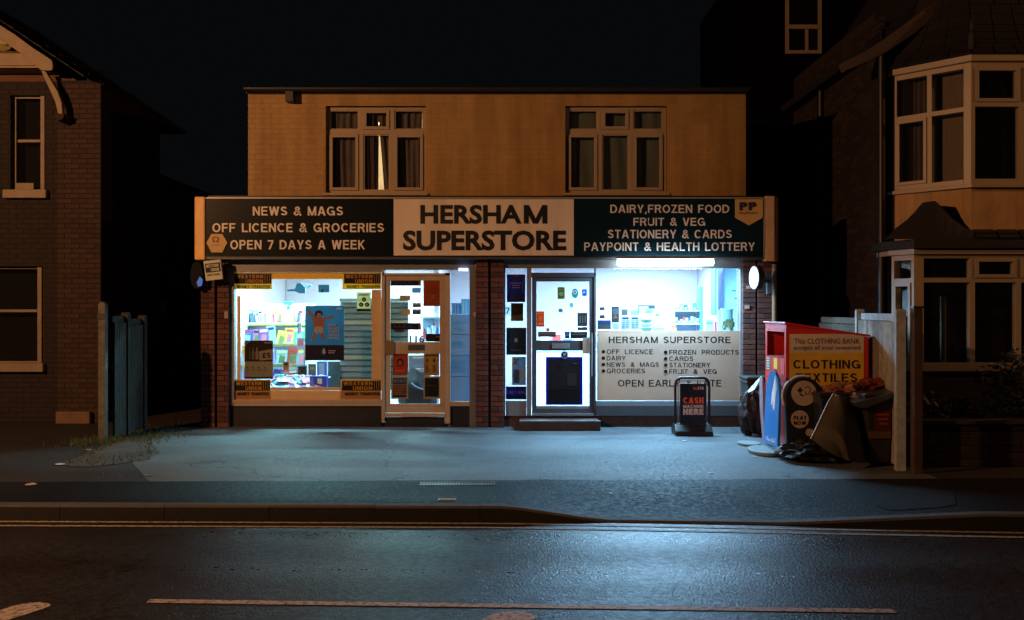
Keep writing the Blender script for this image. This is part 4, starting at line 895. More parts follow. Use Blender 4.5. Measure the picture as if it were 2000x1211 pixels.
# ------------------------------------------------------------------ inside the shop
BW = 3.4
def batten(x, y, L_, label, w=34, along='x'):
    w *= BW * (1.45 if x < -1.5 else 1)
    t = thing('ceiling_batten_light', label, 'light', (x, y, 2.62))
    if along == 'x': MB().box(x - L_/2, x + L_/2, y - .05, y + .05, 2.56, 2.615).build('body', alu, t); MB().box(x - L_/2 + .02, x + L_/2 - .02, y - .03, y + .03, 2.545, 2.558).build('diffuser', mat('batten_lit', (.9, .95, 1), emit=(.68, .87, 1), estr=8), t); light('batten_area_light', 'AREA', (x, y, 2.535), w, COOLG if x < 0 else COOL, L_, .1)
batten(-3.2, 15.1, 1.2, 'ceiling tube light nearest the left window', 50); batten(-1.9, 16.6, 1.2, 'ceiling tube light deep in the shop on the left', 55)
batten(-.1, 15.6, 1.2, 'ceiling tube light behind the brick piers', 50); batten(.85, 15.0, 1.2, 'ceiling tube light just behind the right door', 60)
batten(2.2, 14.8, 1.4, 'ceiling tube light just behind the right window', 80); batten(2.2, 16.8, 1.4, 'ceiling tube light deep in the shop on the right', 70)
B('partition', white_in, shop, -1.25, -1.17, 15.5, 19.0, .061, 2.61)
# slatted panel seen through left window and left door
YS = 15.05
t = thing('slatted_panel', 'grey green horizontally slatted panel behind the left window and door', 'display panel', (X(735, YS), YS, .06))
slm = mat('slat_grey_green', (.15, .21, .22), .5, var=.1)
sx0, sx1 = X(664, YS), X(797, YS); B('backing', mat('slat_groove', (.10, .13, .13), .6), t, sx0, sx1, YS + .02, YS + .05, Z(762, YS), Z(590, YS))
B('header', mat('slat_header_cream', (.70, .68, .50), .6), t, sx0, sx1, YS - .03, YS + .05, Z(589.5, YS), Z(583, YS))
for i in range(15):
    zt_ = Z(590 + i * 11.4, YS) - .003
    MB().prism([(YS + .019, zt_ - .078), (YS - .012, zt_ - .07), (YS + .004, zt_ - .012), (YS + .019, zt_ - .004)], sx0 + .002, sx1 - .002, lambda u, d, z: (d, u, z)).build('slat', slm if i not in (3, 9) else mat('slat_cream', (.34, .34, .26), .5), t)
B('end_panel', mat('end_panel_dark_green', (.05, .09, .08), .6), t, X(641, YS), sx0 - .004, YS - .02, YS + .05, Z(762, YS), Z(706, YS))
# magazine rack at the left
rk = thing('magazine_rack', 'white stepped magazine rack standing behind the left window', 'rack', (-3.4, 15.2, .06))
rx0, rx1 = X(468, 15.2), X(606, 15.2)
tiers = [(1.47, 15.45, .24), (1.15, 15.22, .30), (.84, 15.0, .30), (.56, 14.78, .26)]
rkw = mat('rack_white', (.70, .72, .76), .5)
B('back_board', rkw, rk, rx0, rx1, 15.56, 15.59, .06, 1.80); B('side_board', rkw, rk, rx0 - .03, rx0 - .002, 14.70, 15.59, .06, 1.80); B('side_board', rkw, rk, rx1 + .002, rx1 + .03, 14.70, 15.59, .06, 1.2)
for z, y, _ in tiers: B('price_strip', rgbm('#d8c838'), rk, rx0 + .1, rx1 - .1, y - .0775, y - .0755, z - .012, z + .008)
for z, y, _ in tiers: B('shelf', rkw, rk, rx0, rx1, y - .06, y + .12, z - .02, z); B('lip', rkw, rk, rx0, rx1, y - .075, y - .062, z - .02, z + .03)
COLS = [('purple', '#7a4a9c'), ('white', '#dde4f2'), ('pink', '#c86a98'), ('blue', '#2c52b8'), ('pale blue', '#86b4dc'), ('red', '#b43a38'), ('green', '#4c8c5c'), ('orange', '#c86a28'), ('dark', '#26222e'), ('lilac', '#a894cc'), ('yellow', '#d0b848'), ('teal', '#3a94a4')]
ORD = ['first', 'second', 'third', 'fourth', 'fifth', 'sixth', 'seventh', 'eighth', 'ninth', 'tenth', 'eleventh', 'twelfth', 'thirteenth', 'fourteenth', 'fifteenth', 'sixteenth', 'seventeenth', 'eighteenth']
rows = ['top', 'second', 'third', 'lowest']
rng = random.Random(11)
for r_, (z, y, hh) in enumerate(tiers):
    x = rx0 + .03; k = 0
    while x < rx1 - .12:
        cn, ch = rng.choice(COLS[:6] if r_ == 0 else COLS); w = rng.uniform(.05, .085) if r_ == 0 else rng.uniform(.12, .19); h_ = hh * rng.uniform(.78, .98)
        an = math.radians(rng.uniform(-10, 10) if r_ else rng.uniform(-18, 6)); tl = math.radians(-rng.uniform(10, 16)); yo = rng.uniform(-.01, .01)
        t = thing('magazine', f'{cn} magazine, {ORD[k]} from the left in the {rows[r_]} row of the left window rack', 'magazine', (x, y, z), 'magazines in the left window')
        R = Matrix.Rotation(an, 3, 'Y') @ Matrix.Rotation(tl, 3, 'X'); c0 = Vector((x, y + yo, z + .005))
        Tm = lambda u, d, zz, R=R, c0=c0: tuple(c0 + R @ Vector((u, d, zz)))
        MB().prism([(0, 0), (w, 0), (w, h_), (0, h_)], 0, .006, Tm).build('cover', rgbm(ch), t)
        MB().prism([(w * .12, h_ * .78), (w * .88, h_ * .78), (w * .88, h_ * .92), (w * .12, h_ * .92)], -.0012, -.0002, Tm).build('title_band', rgbm(rng.choice(['#e8e8f0', '#2a1c40', '#b43a38', '#d0b848'])), t)
        MB().prism([(w * .2, h_ * .15), (w * .75, h_ * .12), (w * .8, h_ * .6), (w * .3, h_ * .66)], -.0012, -.0002, Tm).prism([(w * .1, h_ * .70), (w * .8, h_ * .70), (w * .8, h_ * .73), (w * .1, h_ * .73)], -.0012, -.0002, Tm).prism([(w * .1, h_ * .04), (w * .9, h_ * .04), (w * .9, h_ * .09), (w * .1, h_ * .09)], -.0012, -.0002, Tm).build('cover_picture', rgbm(rng.choice(['#c79480', '#3c2c54', '#8aa8c0', '#b86a78', '#5a6a3c'])), t)
        x += w * rng.uniform(.85, 1.02); k += 1
# low display table with papers in the window
tb = thing('display_table', 'low white display table piled with papers behind the left window', 'table', (-2.95, 14.5, .06))
tx0, tx1 = X(470, 14.5), X(637, 14.5)
B('table_top', rkw, tb, tx0, tx1, 14.26, 14.68, .50, .53)
for a in (tx0 + .03, tx1 - .07):
    for b in (14.28, 14.62): B('leg', rkw, tb, a, a + .04, b, b + .04, .06, .499)
for k in range(26):
    cn, ch = rng.choice(COLS[:5] + COLS[9:10] + [COLS[1]] * 3 + [COLS[11]]); w, l = rng.uniform(.14, .22), rng.uniform(.2, .28)
    cx0 = tx0 + .1 + (tx1 - tx0 - .2) * (k % 13) / 12; lay = k // 13
    R = Matrix.Rotation(math.radians(rng.uniform(-40, 40)), 3, 'Z') @ Matrix.Rotation(math.radians(rng.uniform(14, 30)), 3, 'X') @ Matrix.Rotation(math.radians(rng.uniform(-8, 8)), 3, 'Y')
    c0 = Vector((cx0, 14.40 + lay * .1, .59 + lay * .07)); Tm = lambda u, d, zz, R=R, c0=c0: tuple(c0 + R @ Vector((u, d, zz)))
    t = thing('magazine', f'{cn} magazine lying {ORD[k % 13]} from the left in the {"front" if lay == 0 else "rear"} pile on the low table', 'magazine', tuple(c0), 'magazines in the left window')
    mb = MB(); mb.mesh([Tm(u, d, q) for u, d, q in ((-w/2, -l/2, 0), (w/2, -l/2, 0), (w/2, l/2, 0), (-w/2, l/2, 0), (-w/2, -l/2, .008), (w/2, -l/2, .008), (w/2, l/2, .008), (-w/2, l/2, .008))], [(0, 3, 2, 1), (4, 5, 6, 7), (0, 1, 5, 4), (1, 2, 6, 5), (2, 3, 7, 6), (3, 0, 4, 7)])
    mb.build('cover', rgbm(ch), t)
    MB().mesh([Tm(u, d, .0095) for u, d in ((-w*.4, l*.2), (w*.4, l*.2), (w*.4, l*.42), (-w*.4, l*.42))], [(0, 1, 2, 3)]).build('title_band', rgbm(rng.choice(['#2a1c40', '#b43a38', '#1c3a9c', '#101018'])), t)
def cardbox(name, lab, cat, px0, px1, py0, py1, Y, dep, col, deco=None):
    t = thing(name, lab, cat, (X((px0 + px1) / 2, Y), Y, Z(py1, Y))); B('body', rgbm(col), t, X(px0, Y), X(px1, Y), Y, Y + dep, Z(py1, Y), Z(py0, Y))
    for (a, b, c, d, cc) in deco or (): B('print', rgbm(cc), t, X(a, Y), X(b, Y), Y - .0015, Y - .0003, Z(d, Y), Z(c, Y))
    return t
cardbox('book', 'orange book standing in the middle of the left window display', 'book', 553, 564, 706, 722, 14.72, .03, '#c45a1c', [(555, 562, 709, 714, '#3a2010')])
cardbox('framed_picture', 'dark framed picture standing on the display under the leaping poster', 'picture', 580, 600, 713, 742, 14.68, .02, '#d0dce8', [(582, 598, 716, 739, '#2c2420'), (587, 594, 720, 735, '#7a6c60')])
cardbox('framed_picture', 'grey green picture beside the dark framed one', 'picture', 602, 617, 711, 740, 14.69, .02, '#4a6464', [(605, 614, 716, 722, '#8a9a50')])
cardbox('blue_carton', 'bright blue carton at the right end of the left window display', 'box', 605, 638, 735, 762, 14.35, .12, '#2438b8', [(620, 629, 739, 750, '#e0e8f4'), (607, 612, 738, 758, '#5a78e0')])
cardbox('blue_carton', 'sky blue upright carton behind the bright blue one', 'box', 619, 637, 706, 740, 14.75, .1, '#4a94d8', [(622, 633, 710, 730, '#a8d4f0')])
cardbox('pink_poster', 'pink picture card left of the leaping poster', 'picture', 580, 596, 660, 683, 14.9, .01, '#a8b8d8', [(583, 592, 664, 676, '#c87888')])
cardbox('narrow_sign', 'narrow blue edged card hanging left of the leaping poster', 'card', 581, 589, 631, 652, 15.0, .01, '#c8dcec', [(581, 582.5, 631, 652, '#2a4a90')])
t = thing('toy_figure', 'blue and green hanging toy high in the left window display', 'toy', (X(562, 15.3), 15.3, Z(608, 15.3)))
MB().prism(pxpoly([(553, 589), (570, 589), (571, 594), (565, 597), (560, 595), (554, 596)][::-1], 15.3), 15.3, 15.34).build('wings', rgbm('#3c94c8'), t); MB().prism(pxpoly([(559, 597), (565, 597), (566, 603), (561, 606)][::-1], 15.3), 15.3, 15.34).build('tail', rgbm('#3cb45c'), t)
t = thing('hanging_mobile', 'sky blue cut paper mobile hanging at the top of the left window', 'decoration', (X(590, 14.9), 14.9, Z(575, 14.9)))
for pl in ([(561, 566), (576, 564), (580, 553), (588, 553), (596, 561), (596, 573), (584, 573), (577, 569), (561, 569)],): MB().prism(pxpoly(pl[::-1], 14.9), 14.9, 14.915).build('cutout', rgbm('#4ca4d0'), t)
for a in (599, 607): MB().path([(X(a + 3 * math.cos(q), 14.9), 14.9, Z(562 - 6 * math.sin(q), 14.9)) for q in [i * PI / 8 for i in range(9)]], .008, 6).build('hook', rgbm('#6cb4d8'), t)
cardbox('hanging_card', 'sky blue card hanging beside the paper mobile in the left window', 'card', 622, 643, 556, 571, 14.9, .01, '#3c90bc', [(628, 631, 565, 571, '#102030')])
cardbox('hanging_card', 'small red card hanging left of the leaping poster', 'card', 583, 591, 606, 612, 15.2, .01, '#c84858')
# cabinet behind the narrow left side light
YB = 14.75
t = thing('storage_cabinet', 'tall blue grey cabinet of stacked doors behind the narrow left side light', 'cabinet', (X(905, YB), YB, .06))
cab = mat('cabinet_blue_grey', (.12, .21, .36), .5, var=.08)
cx0, cx1 = X(866, YB), X(952, YB); B('carcass', cab, t, cx0, cx1, YB + .02, YB + .5, .061, Z(614, YB))
zz = [614, 653, 695, 736, 786, 812]
for a, b in zip(zz, zz[1:]): MB().box(cx0 + .004, cx1 - .004, YB, YB + .019, Z(b, YB) + .006, Z(a, YB) - .004).build('cabinet_door', cab, t, bevel=.004)
cardbox('wire_basket', 'blue wire edged basket on top of the tall cabinet', 'basket', 882, 900, 592, 613.5, YB, .2, '#3c7cb8', [(884, 885, 594, 612, '#a0c8e8'), (889, 890, 594, 612, '#a0c8e8'), (894, 895, 594, 612, '#a0c8e8')])
cardbox('wire_basket', 'pale blue basket beside the other on the tall cabinet', 'basket', 901, 918, 584, 613.5, YB, .2, '#6cacd8', [(904, 905, 588, 612, '#b8dcf0'), (910, 911, 588, 612, '#b8dcf0')])
# shelf with goods seen through the left door
YD = 15.35
t = thing('wall_shelf', 'white shelf of household goods seen through the left door', 'shelf', (X(845, YD), YD, Z(622, YD)))
B('board', rkw, t, X(822, YD), X(880, YD), YD, YD + .3, Z(622, YD), Z(619, YD)); B('back_panel', mat('shelf_back_blue', (.25, .36, .50), .7), t, X(822, YD), X(880, YD), YD + .3, YD + .32, Z(668, YD), Z(622, YD))
B('board', rkw, t, X(822, YD), X(880, YD), YD, YD + .3, Z(666, YD), Z(663, YD))
for i, (a, b, c, col, lab) in enumerate(((826, 833, 642, '#c84858', 'red tub'), (834, 842, 636, '#e0e8f4', 'white bottle'), (843, 851, 632, '#d0d8e8', 'round white carton'), (852, 858, 640, '#3c7cc0', 'blue tub'), (859, 864, 634, '#e8ecf4', 'slim white packet'))):
    tt = thing('grocery_item', f'{lab} on the shelf seen through the left door', 'grocery', (X((a + b) / 2, YD + .1), YD + .1, Z(663, YD)))
    xc = X((a + b) / 2, YD + .1); r = (X(b, YD) - X(a, YD)) / 2; MB().tube((xc, YD + .1, Z(663, YD) + .001), (xc, YD + .1, Z(c + 4, YD)), r, r * .95, 14).build('container', rgbm(col), tt, smooth=True)
    MB().tube((xc, YD + .1, Z(c + 4, YD) + .001), (xc, YD + .1, Z(c, YD)), r * .5, r * .45, 12).build('cap', rgbm('#3a4a6a'), tt)
# dark sack behind the door
t = thing('holdall', 'black holdall with a pale strap slumped behind the left door', 'bag', (X(815, 14.6), 14.6, .06))
blob((X(815, 14.6), 14.62, .42), .28, .2, .36, .12, 2, seed=3, flat=.05).build('body', mat('black_fabric', (.012, .012, .02), .7, bump=.3), t, smooth=True)
MB().path([(X(a, 14.36), 14.37, Z(b, 14.36)) for a, b in ((803, 748), (809, 754), (817, 758), (826, 761), (834, 762))], .014).build('strap', rgbm('#8ca0b8'), t)
cardbox('white_folder', 'white folder lying on the shelf inside the left door', 'folder', 806, 829, 720, 731, 14.9, .2, '#dce8f4')
cardbox('low_cabinet', 'pale blue low cabinet inside the left door', 'cabinet', 798, 836, 694, 800, 15.0, .3, '#7c98bc', [(806, 830, 697, 700, '#d8e4f0')])
# right room: shelving, counter goods, pillar
YR = 15.7
t = thing('shelf_unit', 'white shelf unit of goods deep behind the right window', 'shelves', (X(1342, YR), YR, .06))
B('upright', rkw, t, X(1316, YR), X(1318, YR), YR, YR + .35, .061, 1.78); B('upright', mat('pillar_teal', (.10, .42, .52), .5), t, X(1368, YR), X(1373, YR), YR, YR + .35, .061, Z(560, YR))
B('back_panel', mat('shelf_back_blue', (.25, .36, .50), .7), t, X(1318.5, YR), X(1367.5, YR), YR + .34, YR + .36, .061, Z(600, YR))
for py in (606, 632, 662): B('shelf', rkw, t, X(1318.5, YR), X(1367.5, YR), YR, YR + .33, Z(py + 2, YR), Z(py, YR))
for i in range(14):
    row = 0 if i < 5 else 1; a = 1320 + (i if row == 0 else i - 5) * (9 if row == 0 else 5.2); base = 606 if row == 0 else 632; cn, ch = COLS[[1, 4, 3, 1, 11, 1, 8, 1, 5, 1, 3, 1, 4, 1][i]]
    tt = thing('grocery_item', f'{cn} packet, {ORD[i if row == 0 else i - 5]} from the left on the {"upper" if row == 0 else "middle"} shelf behind the right window', 'grocery', (X(a, YR), YR + .05, Z(base, YR)), 'goods on the far right shelves')
    hpx = 8 + (i * 5) % 7; B('packet', rgbm(ch), tt, X(a, YR), X(a + (6 if row == 0 else 4), YR), YR + .05, YR + .13, Z(base, YR) + .001, Z(base - hpx, YR)); B('label_band', rgbm('#eef2f8' if cn != 'white' else '#3c5aa0'), tt, X(a + .5, YR), X(a + 3.5, YR), YR + .048, YR + .0495, Z(base - 2, YR), Z(base - 5, YR))
YT = 14.9
t = thing('tall_fridge', 'pale teal glass fronted fridge at the right end of the right window', 'fridge', (X(1425, YT), YT, .06))
B('cabinet', mat('fridge_teal', (.30, .62, .70), .4), t, X(1414, YT), X(1470, YT), YT, YT + .5, .061, Z(520, YT)); B('door_edge', mat('fridge_edge_blue', (.03, .10, .30), .4), t, X(1412.5, YT), X(1413.8, YT), YT - .03, YT + .4, Z(605, YT), Z(520, YT))
for py, a in ((567, 1430), (582, 1434), (594, 1437)): B('handle', black, t, X(a, YT), X(a + 6, YT), YT - .02, YT - .002, Z(py + 1.5, YT), Z(py, YT))
B('side_panel', mat('fridge_side_blue', (.08, .30, .62), .4), t, X(1396, YT), X(1399, YT), YT - .03, YT + .3, Z(616, YT), Z(520, YT))
t = thing('plant_jar', 'glass jar holding a small leafy plant on the sill of the right window', 'jar', (X(1419, 14.4), 14.4, Z(645, 14.4)))
xc, zb = X(1420, 14.4), Z(652, 14.4); MB().tube((xc, 14.4, zb), (xc, 14.4, Z(606, 14.4)), .095, .09, 20).build('jar_wall', mat('jar_teal', (.20, .45, .45), .2), t, smooth=True)
blob((xc, 14.34, Z(634, 14.4)), .09, .05, .09, .35, 4, seed=8).build('leaves', rgbm('#4a5a30'), t)
MB().tube((xc, 14.4, Z(606, 14.4)), (xc, 14.4, Z(603, 14.4)), .1).build('lid', rgbm('#8cc4cc'), t)
cardbox('carton', 'white carton of goods beside the green bowls in the right window', 'box', 1276, 1300, 619, 652, 14.4, .15, '#c0d0e8', [(1279, 1297, 640, 644, '#8ca4c8'), (1280, 1288, 612.5, 618, '#5a8098')])
cardbox('carton', 'small orange topped carton in the middle of the right window', 'box', 1312, 1321, 635, 652, 14.4, .1, '#d05a28', [(1312, 1321, 641, 646, '#e8e0dc')])
cardbox('pink_bottle', 'slim magenta bottle at the right of the right window', 'bottle', 1396, 1400, 628, 652, 14.4, .03, '#c0285a', [(1397, 1399, 624, 628, '#f0d0e0')])
cardbox('carton', 'cyan edged white carton right of the shelf unit', 'box', 1378, 1394, 624, 652, 14.6, .15, '#a8dcec', [(1380, 1392, 629, 634, '#3c8cb8')])
t = thing('nested_bowls', 'stack of three green and white nested bowls in the right window', 'bowls', (X(1262, 14.4), 14.4, Z(645, 14.4)))
for i in range(3):
    zc = Z(640 - i * 8, 14.4); MB().tube((X(1262, 14.4), 14.4, zc - .05), (X(1262, 14.4), 14.4, zc), .06, .10, 20).build('bowl', rgbm('#3c6c4c' if i % 2 == 0 else '#d8ece4'), t, smooth=True)
B('display_shelf', rkw, shop, X(1165, 14.2), X(1446, 14.2), 14.17, 14.62, Z(654, 14.4), Z(652, 14.4))
t = thing('counter', 'pale shop counter deep behind the right door', 'counter', (1.0, 16.4, .06)); B('front', rkw, t, .4, 2.2, 16.4, 16.44, .061, 1.0); B('top', rkw, t, .38, 2.22, 16.38, 16.9, 1.001, 1.04)
for i in range(9):
    cn, ch = COLS[[1, 5, 3, 1, 11, 4, 1, 8, 7][i]]; xx = .5 + i * .19
    tt = thing('counter_display_box', f'{cn} display box, {ORD[i]} from the left along the shop counter', 'box', (xx, 16.5, 1.04), 'display boxes on the counter')
    B('box', rgbm(ch), tt, xx, xx + .14, 16.5, 16.6, 1.041, 1.16 + (i * 3 % 5) * .04); B('header', rgbm('#e8eef8'), tt, xx, xx + .14, 16.61, 16.615, 1.041, 1.26 + (i * 3 % 5) * .04)

# ================================================================== cash machine A board
t = thing('pavement_sign', 'black framed cash machine board standing on the forecourt by the right window', 'sign', (X(1352, 13.2), 13.25, 0))
Y0 = 13.2
def rrect(cx, cz, w, h, r, n=6):
    pts = []
    for (sx, sz, a0) in ((1, -1, -90), (1, 1, 0), (-1, 1, 90), (-1, -1, 180)):
        for i in range(n + 1): a = math.radians(a0 + 90 * i / n); pts.append((cx + sx * (w / 2 - r) + r * math.cos(a), cz + sz * (h / 2 - r) + r * math.sin(a)))
    return pts
fx, fzc = X(1352, Y0), (Z(738, Y0) + Z(838, Y0)) / 2
pts = rrect(fx, fzc, X(1385, Y0) - X(1319, Y0), Z(738, Y0) - Z(838, Y0), .09)
MB().path([(u, Y0, z) for u, z in pts] + [(pts[0][0], Y0, pts[0][1])], .019, 10).build('frame', mat('tube_black', (.012, .012, .014), .3), t, smooth=True)
MB().path([(u, Y0 + .0, z) for u, z in rrect(fx, fzc, (X(1385, Y0) - X(1319, Y0)) - .08, Z(738, Y0) - Z(838, Y0) - .08, .06)], .006, 6).build('inner_rail', alu, t)
bx0, bx1 = X(1328, Y0), X(1379, Y0); MB().box(bx0, bx1, Y0 - .008, Y0 + .012, Z(833, Y0), Z(749, Y0)).build('board', mat('board_black', (.010, .011, .014), .35), t, bevel=.006)
for a in (1336, 1369): MB().tube((X(a, Y0), Y0, Z(743, Y0)), (X(a, Y0), Y0, Z(750, Y0)), .006).build('hanger', alu, t)
orange = mat('ink_orange_red', (.75, .11, .03), .5); wh = mat('ink_white', (.62, .58, .55), .5)
yb = Y0 - .008
def LA(tx, a, b, c, d, m, tt=.24): lettering(tx, X(a, Y0), X(b, Y0), Z(d, Y0), Z(c, Y0), yb, m, t, t=tt, thick=.002, gap=.1)
LA('CASH', 1334, 1374, 776, 788, orange, .27); LA('MACHINE', 1334, 1374, 790.5, 796.5, wh, .22); LA('HERE', 1334, 1374, 798, 810, wh, .27); LA('ATM', 1362, 1374, 755, 761, wh, .2)
fonttext('ix', X(1353.5, Y0), X(1361, Y0), Z(761, Y0), Z(755, Y0), yb, orange, t, bold=.03)
MB().prism([(13.02, .0015), (13.42, .0015), (13.40, .09), (13.30, .145), (13.14, .145), (13.03, .06)], X(1316, Y0), X(1388, Y0), lambda u, d, z: (d, u, z)).build('base', dark_plastic, t, bevel=.01)
B('base_plate', alu_d, t, X(1319, Y0), X(1385, Y0), 13.15, 13.29, .146, .152)

# ================================================================== clothing bank
YK = 11.4
t = thing('clothing_bank', 'red metal clothing bank with a yellow textiles panel beside the shop', 'clothing bank', (X(1537, YK), YK, 0))
kx0, kx1 = X(1537, YK), X(1696, YK); kd = .92
ztl, ztr = Z(634, YK), Z(658, YK)
red = mat('bank_red_paint', (.62, .030, .026), .35, var=.12, scale=5, bump=.12, bscale=30)
redd = mat('bank_red_inside', (.36, .018, .016), .5, var=.15)
lx = kx0 - .004
# body: side sheet facing the street, roof, back, right side
MB().box(kx0, kx1, YK, YK + .012, .06, ztr - .001).prism([(kx0, ztr), (kx1, ztr), (kx0, ztl)], YK, YK + .012).build('street_side', red, t)
MB().box(kx0, kx1, YK + kd - .012, YK + kd, .06, ztr - .001).prism([(kx0, ztr), (kx1, ztr), (kx0, ztl)], YK + kd - .012, YK + kd).build('rear_side', red, t)
MB().prism([(kx0 - .03, ztl + .003), (kx1 + .02, ztr + .003), (kx1 + .02, ztr + .025), (kx0 - .03, ztl + .03)], YK - .018, YK + kd + .02).build('roof', red, t, bevel=.006)
B('end_panel', red, t, kx1 - .012, kx1, YK + .013, YK + kd - .013, .06, ztr - .001)
# front (facing the shop forecourt, -x): frame round the chute, chute tray, lower door
za, zb_ = Z(700, YK), Z(652, YK)
f1 = MB(); f1.box(kx0 - .012, kx0 - .001, YK, YK + .07, za, ztl); f1.box(kx0 - .012, kx0 - .001, YK + kd - .07, YK + kd, za, ztl); f1.box(kx0 - .013, kx0 - .001, YK + .07, YK + kd - .07, ztl - .09, ztl)
f1.build('chute_frame', red, t)
MB().mesh([(kx0 - .012, YK + .07, za), (kx0 - .012, YK + kd - .07, za), (kx0 + .42, YK + kd - .07, za + .02), (kx0 + .42, YK + .07, za + .02), (kx0 + .42, YK + .07, ztl - .06), (kx0 + .42, YK + kd - .07, ztl - .06)], [(0, 1, 2, 3), (3, 2, 5, 4)]).build('chute', redd, t)
B('loading_door', red, t, kx0 - .012, kx0 - .001, YK, YK + kd, .06, za - .004)
B('door_seam', mat('seam_dark_red', (.10, .01, .01), .6), t, kx0 - .0135, kx0 - .0122, YK + .03, YK + kd - .03, za - .27, za - .262)
for yy in (.18, .72): B('door_handle', alu, t, kx0 - .03, kx0 - .0125, YK + yy, YK + yy + .05, za - .36, za - .33)
B('lock_slot', black, t, kx0 - .0138, kx0 - .0123, YK + .38, YK + .50, za - .42, za - .16)
for (ya, yb2, zc0, zc1, c) in ((.06, .22, -.20, -.03, '#c83c38'), (.36, .52, -.15, -.02, '#d8c01c'), (.70, .86, -.18, -.02, '#305c50')):
    B('side_label', rgbm(c), t, kx0 - .0152, kx0 - .0140, YK + ya, YK + yb2, za + zc0, za + zc1)
for q in range(5): B('label_print', rgbm('#c8d8d0'), t, kx0 - .0166, kx0 - .0155, YK + .71, YK + .85, za - .17 + q * .032, za - .16 + q * .032)
B('instruction_panel', rgbm('#c8d4dc'), t, kx0 - .0152, kx0 - .0140, YK + .22, YK + .78, za - .95, za - .44)
B('instruction_panel', rgbm('#d0c020'), t, kx0 - .0168, kx0 - .0155, YK + .24, YK + .76, za - .93, za - .66)
for xx in (kx0 + .05, kx1 - .13):
    for yy in (YK + .05, YK + kd - .13): B('foot', black, t, xx, xx + .08, yy, yy + .08, .0015, .059)
sg = mat('bank_panel_white', (.66, .56, .42), .5, var=.1); sy = mat('bank_panel_yellow', (.75, .47, .03), .5, var=.1)
B('panel', sg, t, X(1542, YK), X(1687, YK), YK - .003, YK - .0005, Z(800, YK), Z(652.5, YK)); B('yellow_field', sy, t, X(1542, YK), X(1687, YK), YK - .005, YK - .0035, Z(800, YK), Z(689, YK))
ib = mat('bank_ink_brown', (.09, .04, .02), .5)
fonttext('This CLOTHING BANK', X(1551, YK), X(1679, YK), Z(671.5, YK), Z(661, YK), YK - .0045, ib, t, bold=.002, thick=.001); fonttext('accepts all your unwanted', X(1550, YK), X(1680, YK), Z(685.5, YK), Z(674.5, YK), YK - .0045, ib, t, bold=.002, thick=.001)
for tx, a, b, c, d in (('CLOTHING', 1549, 1680, 703, 720), ('TEXTILES', 1554, 1674, 729, 746), ('SHOES', 1590, 1650, 754, 771)): lettering(tx, X(a, YK), X(b, YK), Z(d, YK), Z(c, YK), YK - .0055, inkm, t, t=.17, thick=.001)

# ================================================================== lottery signs, bins and rubbish
YL = 11.0
t = thing('lottery_sign', 'black rounded play now sign with two cream discs before the clothing bank', 'sign', (X(1570, YL), YL, 0))
cxl = X(1571, YL); rb = 38 / F * YL; zc = Z(775, YL)
prof = [(cxl + rb * math.cos(math.radians(a)), zc + rb * math.sin(math.radians(a))) for a in range(-20, 201, 12)]
prof = [(cxl + rb * .86, .18), (cxl + rb * 1.0, zc - .14)] + prof + [(cxl - rb * .98, zc - .1), (cxl - rb * .9, .18)]
MB().prism(prof, YL, YL + .09).build('body', dark_plastic, t, bevel=.012)
MB().path([(u, YL + .05, z) for u, z in [(cxl + (rb + .014) * math.cos(math.radians(a)), zc + (rb + .014) * math.sin(math.radians(a))) for a in range(75, 206, 10)]], .014).build('rim', mat('rim_white', (.65, .68, .72), .4), t, smooth=True)  # left arc only, coloured white for the light on the sign's side
dc = mat('disc_cream', (.52, .40, .30), .5)
def disc(px, py, r, nm, m, y): MB().tube((X(px, YL), y, Z(py, YL)), (X(px, YL), y - .004, Z(py, YL)), r / F * YL, None, 28).build(nm, m, t)
disc(1570, 768, 24.5, 'disc', dc, YL - .001); disc(1562, 819, 17.5, 'disc', dc, YL - .001); disc(1581, 844.5, 7.5, 'disc', dc, YL - .001)
ik = rgbm('#2c3a40'); yq = YL - .0065
for pl in ([(1556, 762), (1563, 756), (1568, 762), (1562, 768)], [(1562, 768), (1570, 772), (1569, 775), (1561, 771)]): MB().prism(pxpoly(pl[::-1], YL), yq, yq + .001).build('print', ik, t)
MB().path([(X(a, YL), yq, Z(b, YL)) for a, b in ((1570, 758), (1577, 754), (1582, 760), (1580, 768), (1573, 771), (1572, 764))], .004, 6).build('print', rgbm('#6a4838'), t)
lettering('PLAY', X(1550, YL), X(1575, YL), Z(820, YL), Z(812, YL), yq + .001, inkm, t, t=.2, thick=.001); lettering('NOW', X(1550, YL), X(1574, YL), Z(830, YL), Z(822.5, YL), yq + .001, inkm, t, t=.2, thick=.001)
blob((cxl - .02, YL + .06, .08), .3, .26, .09, .03, 1, seg=24, flat=.2).build('base', mat('base_grey', (.06, .065, .07), .8), t, smooth=True)
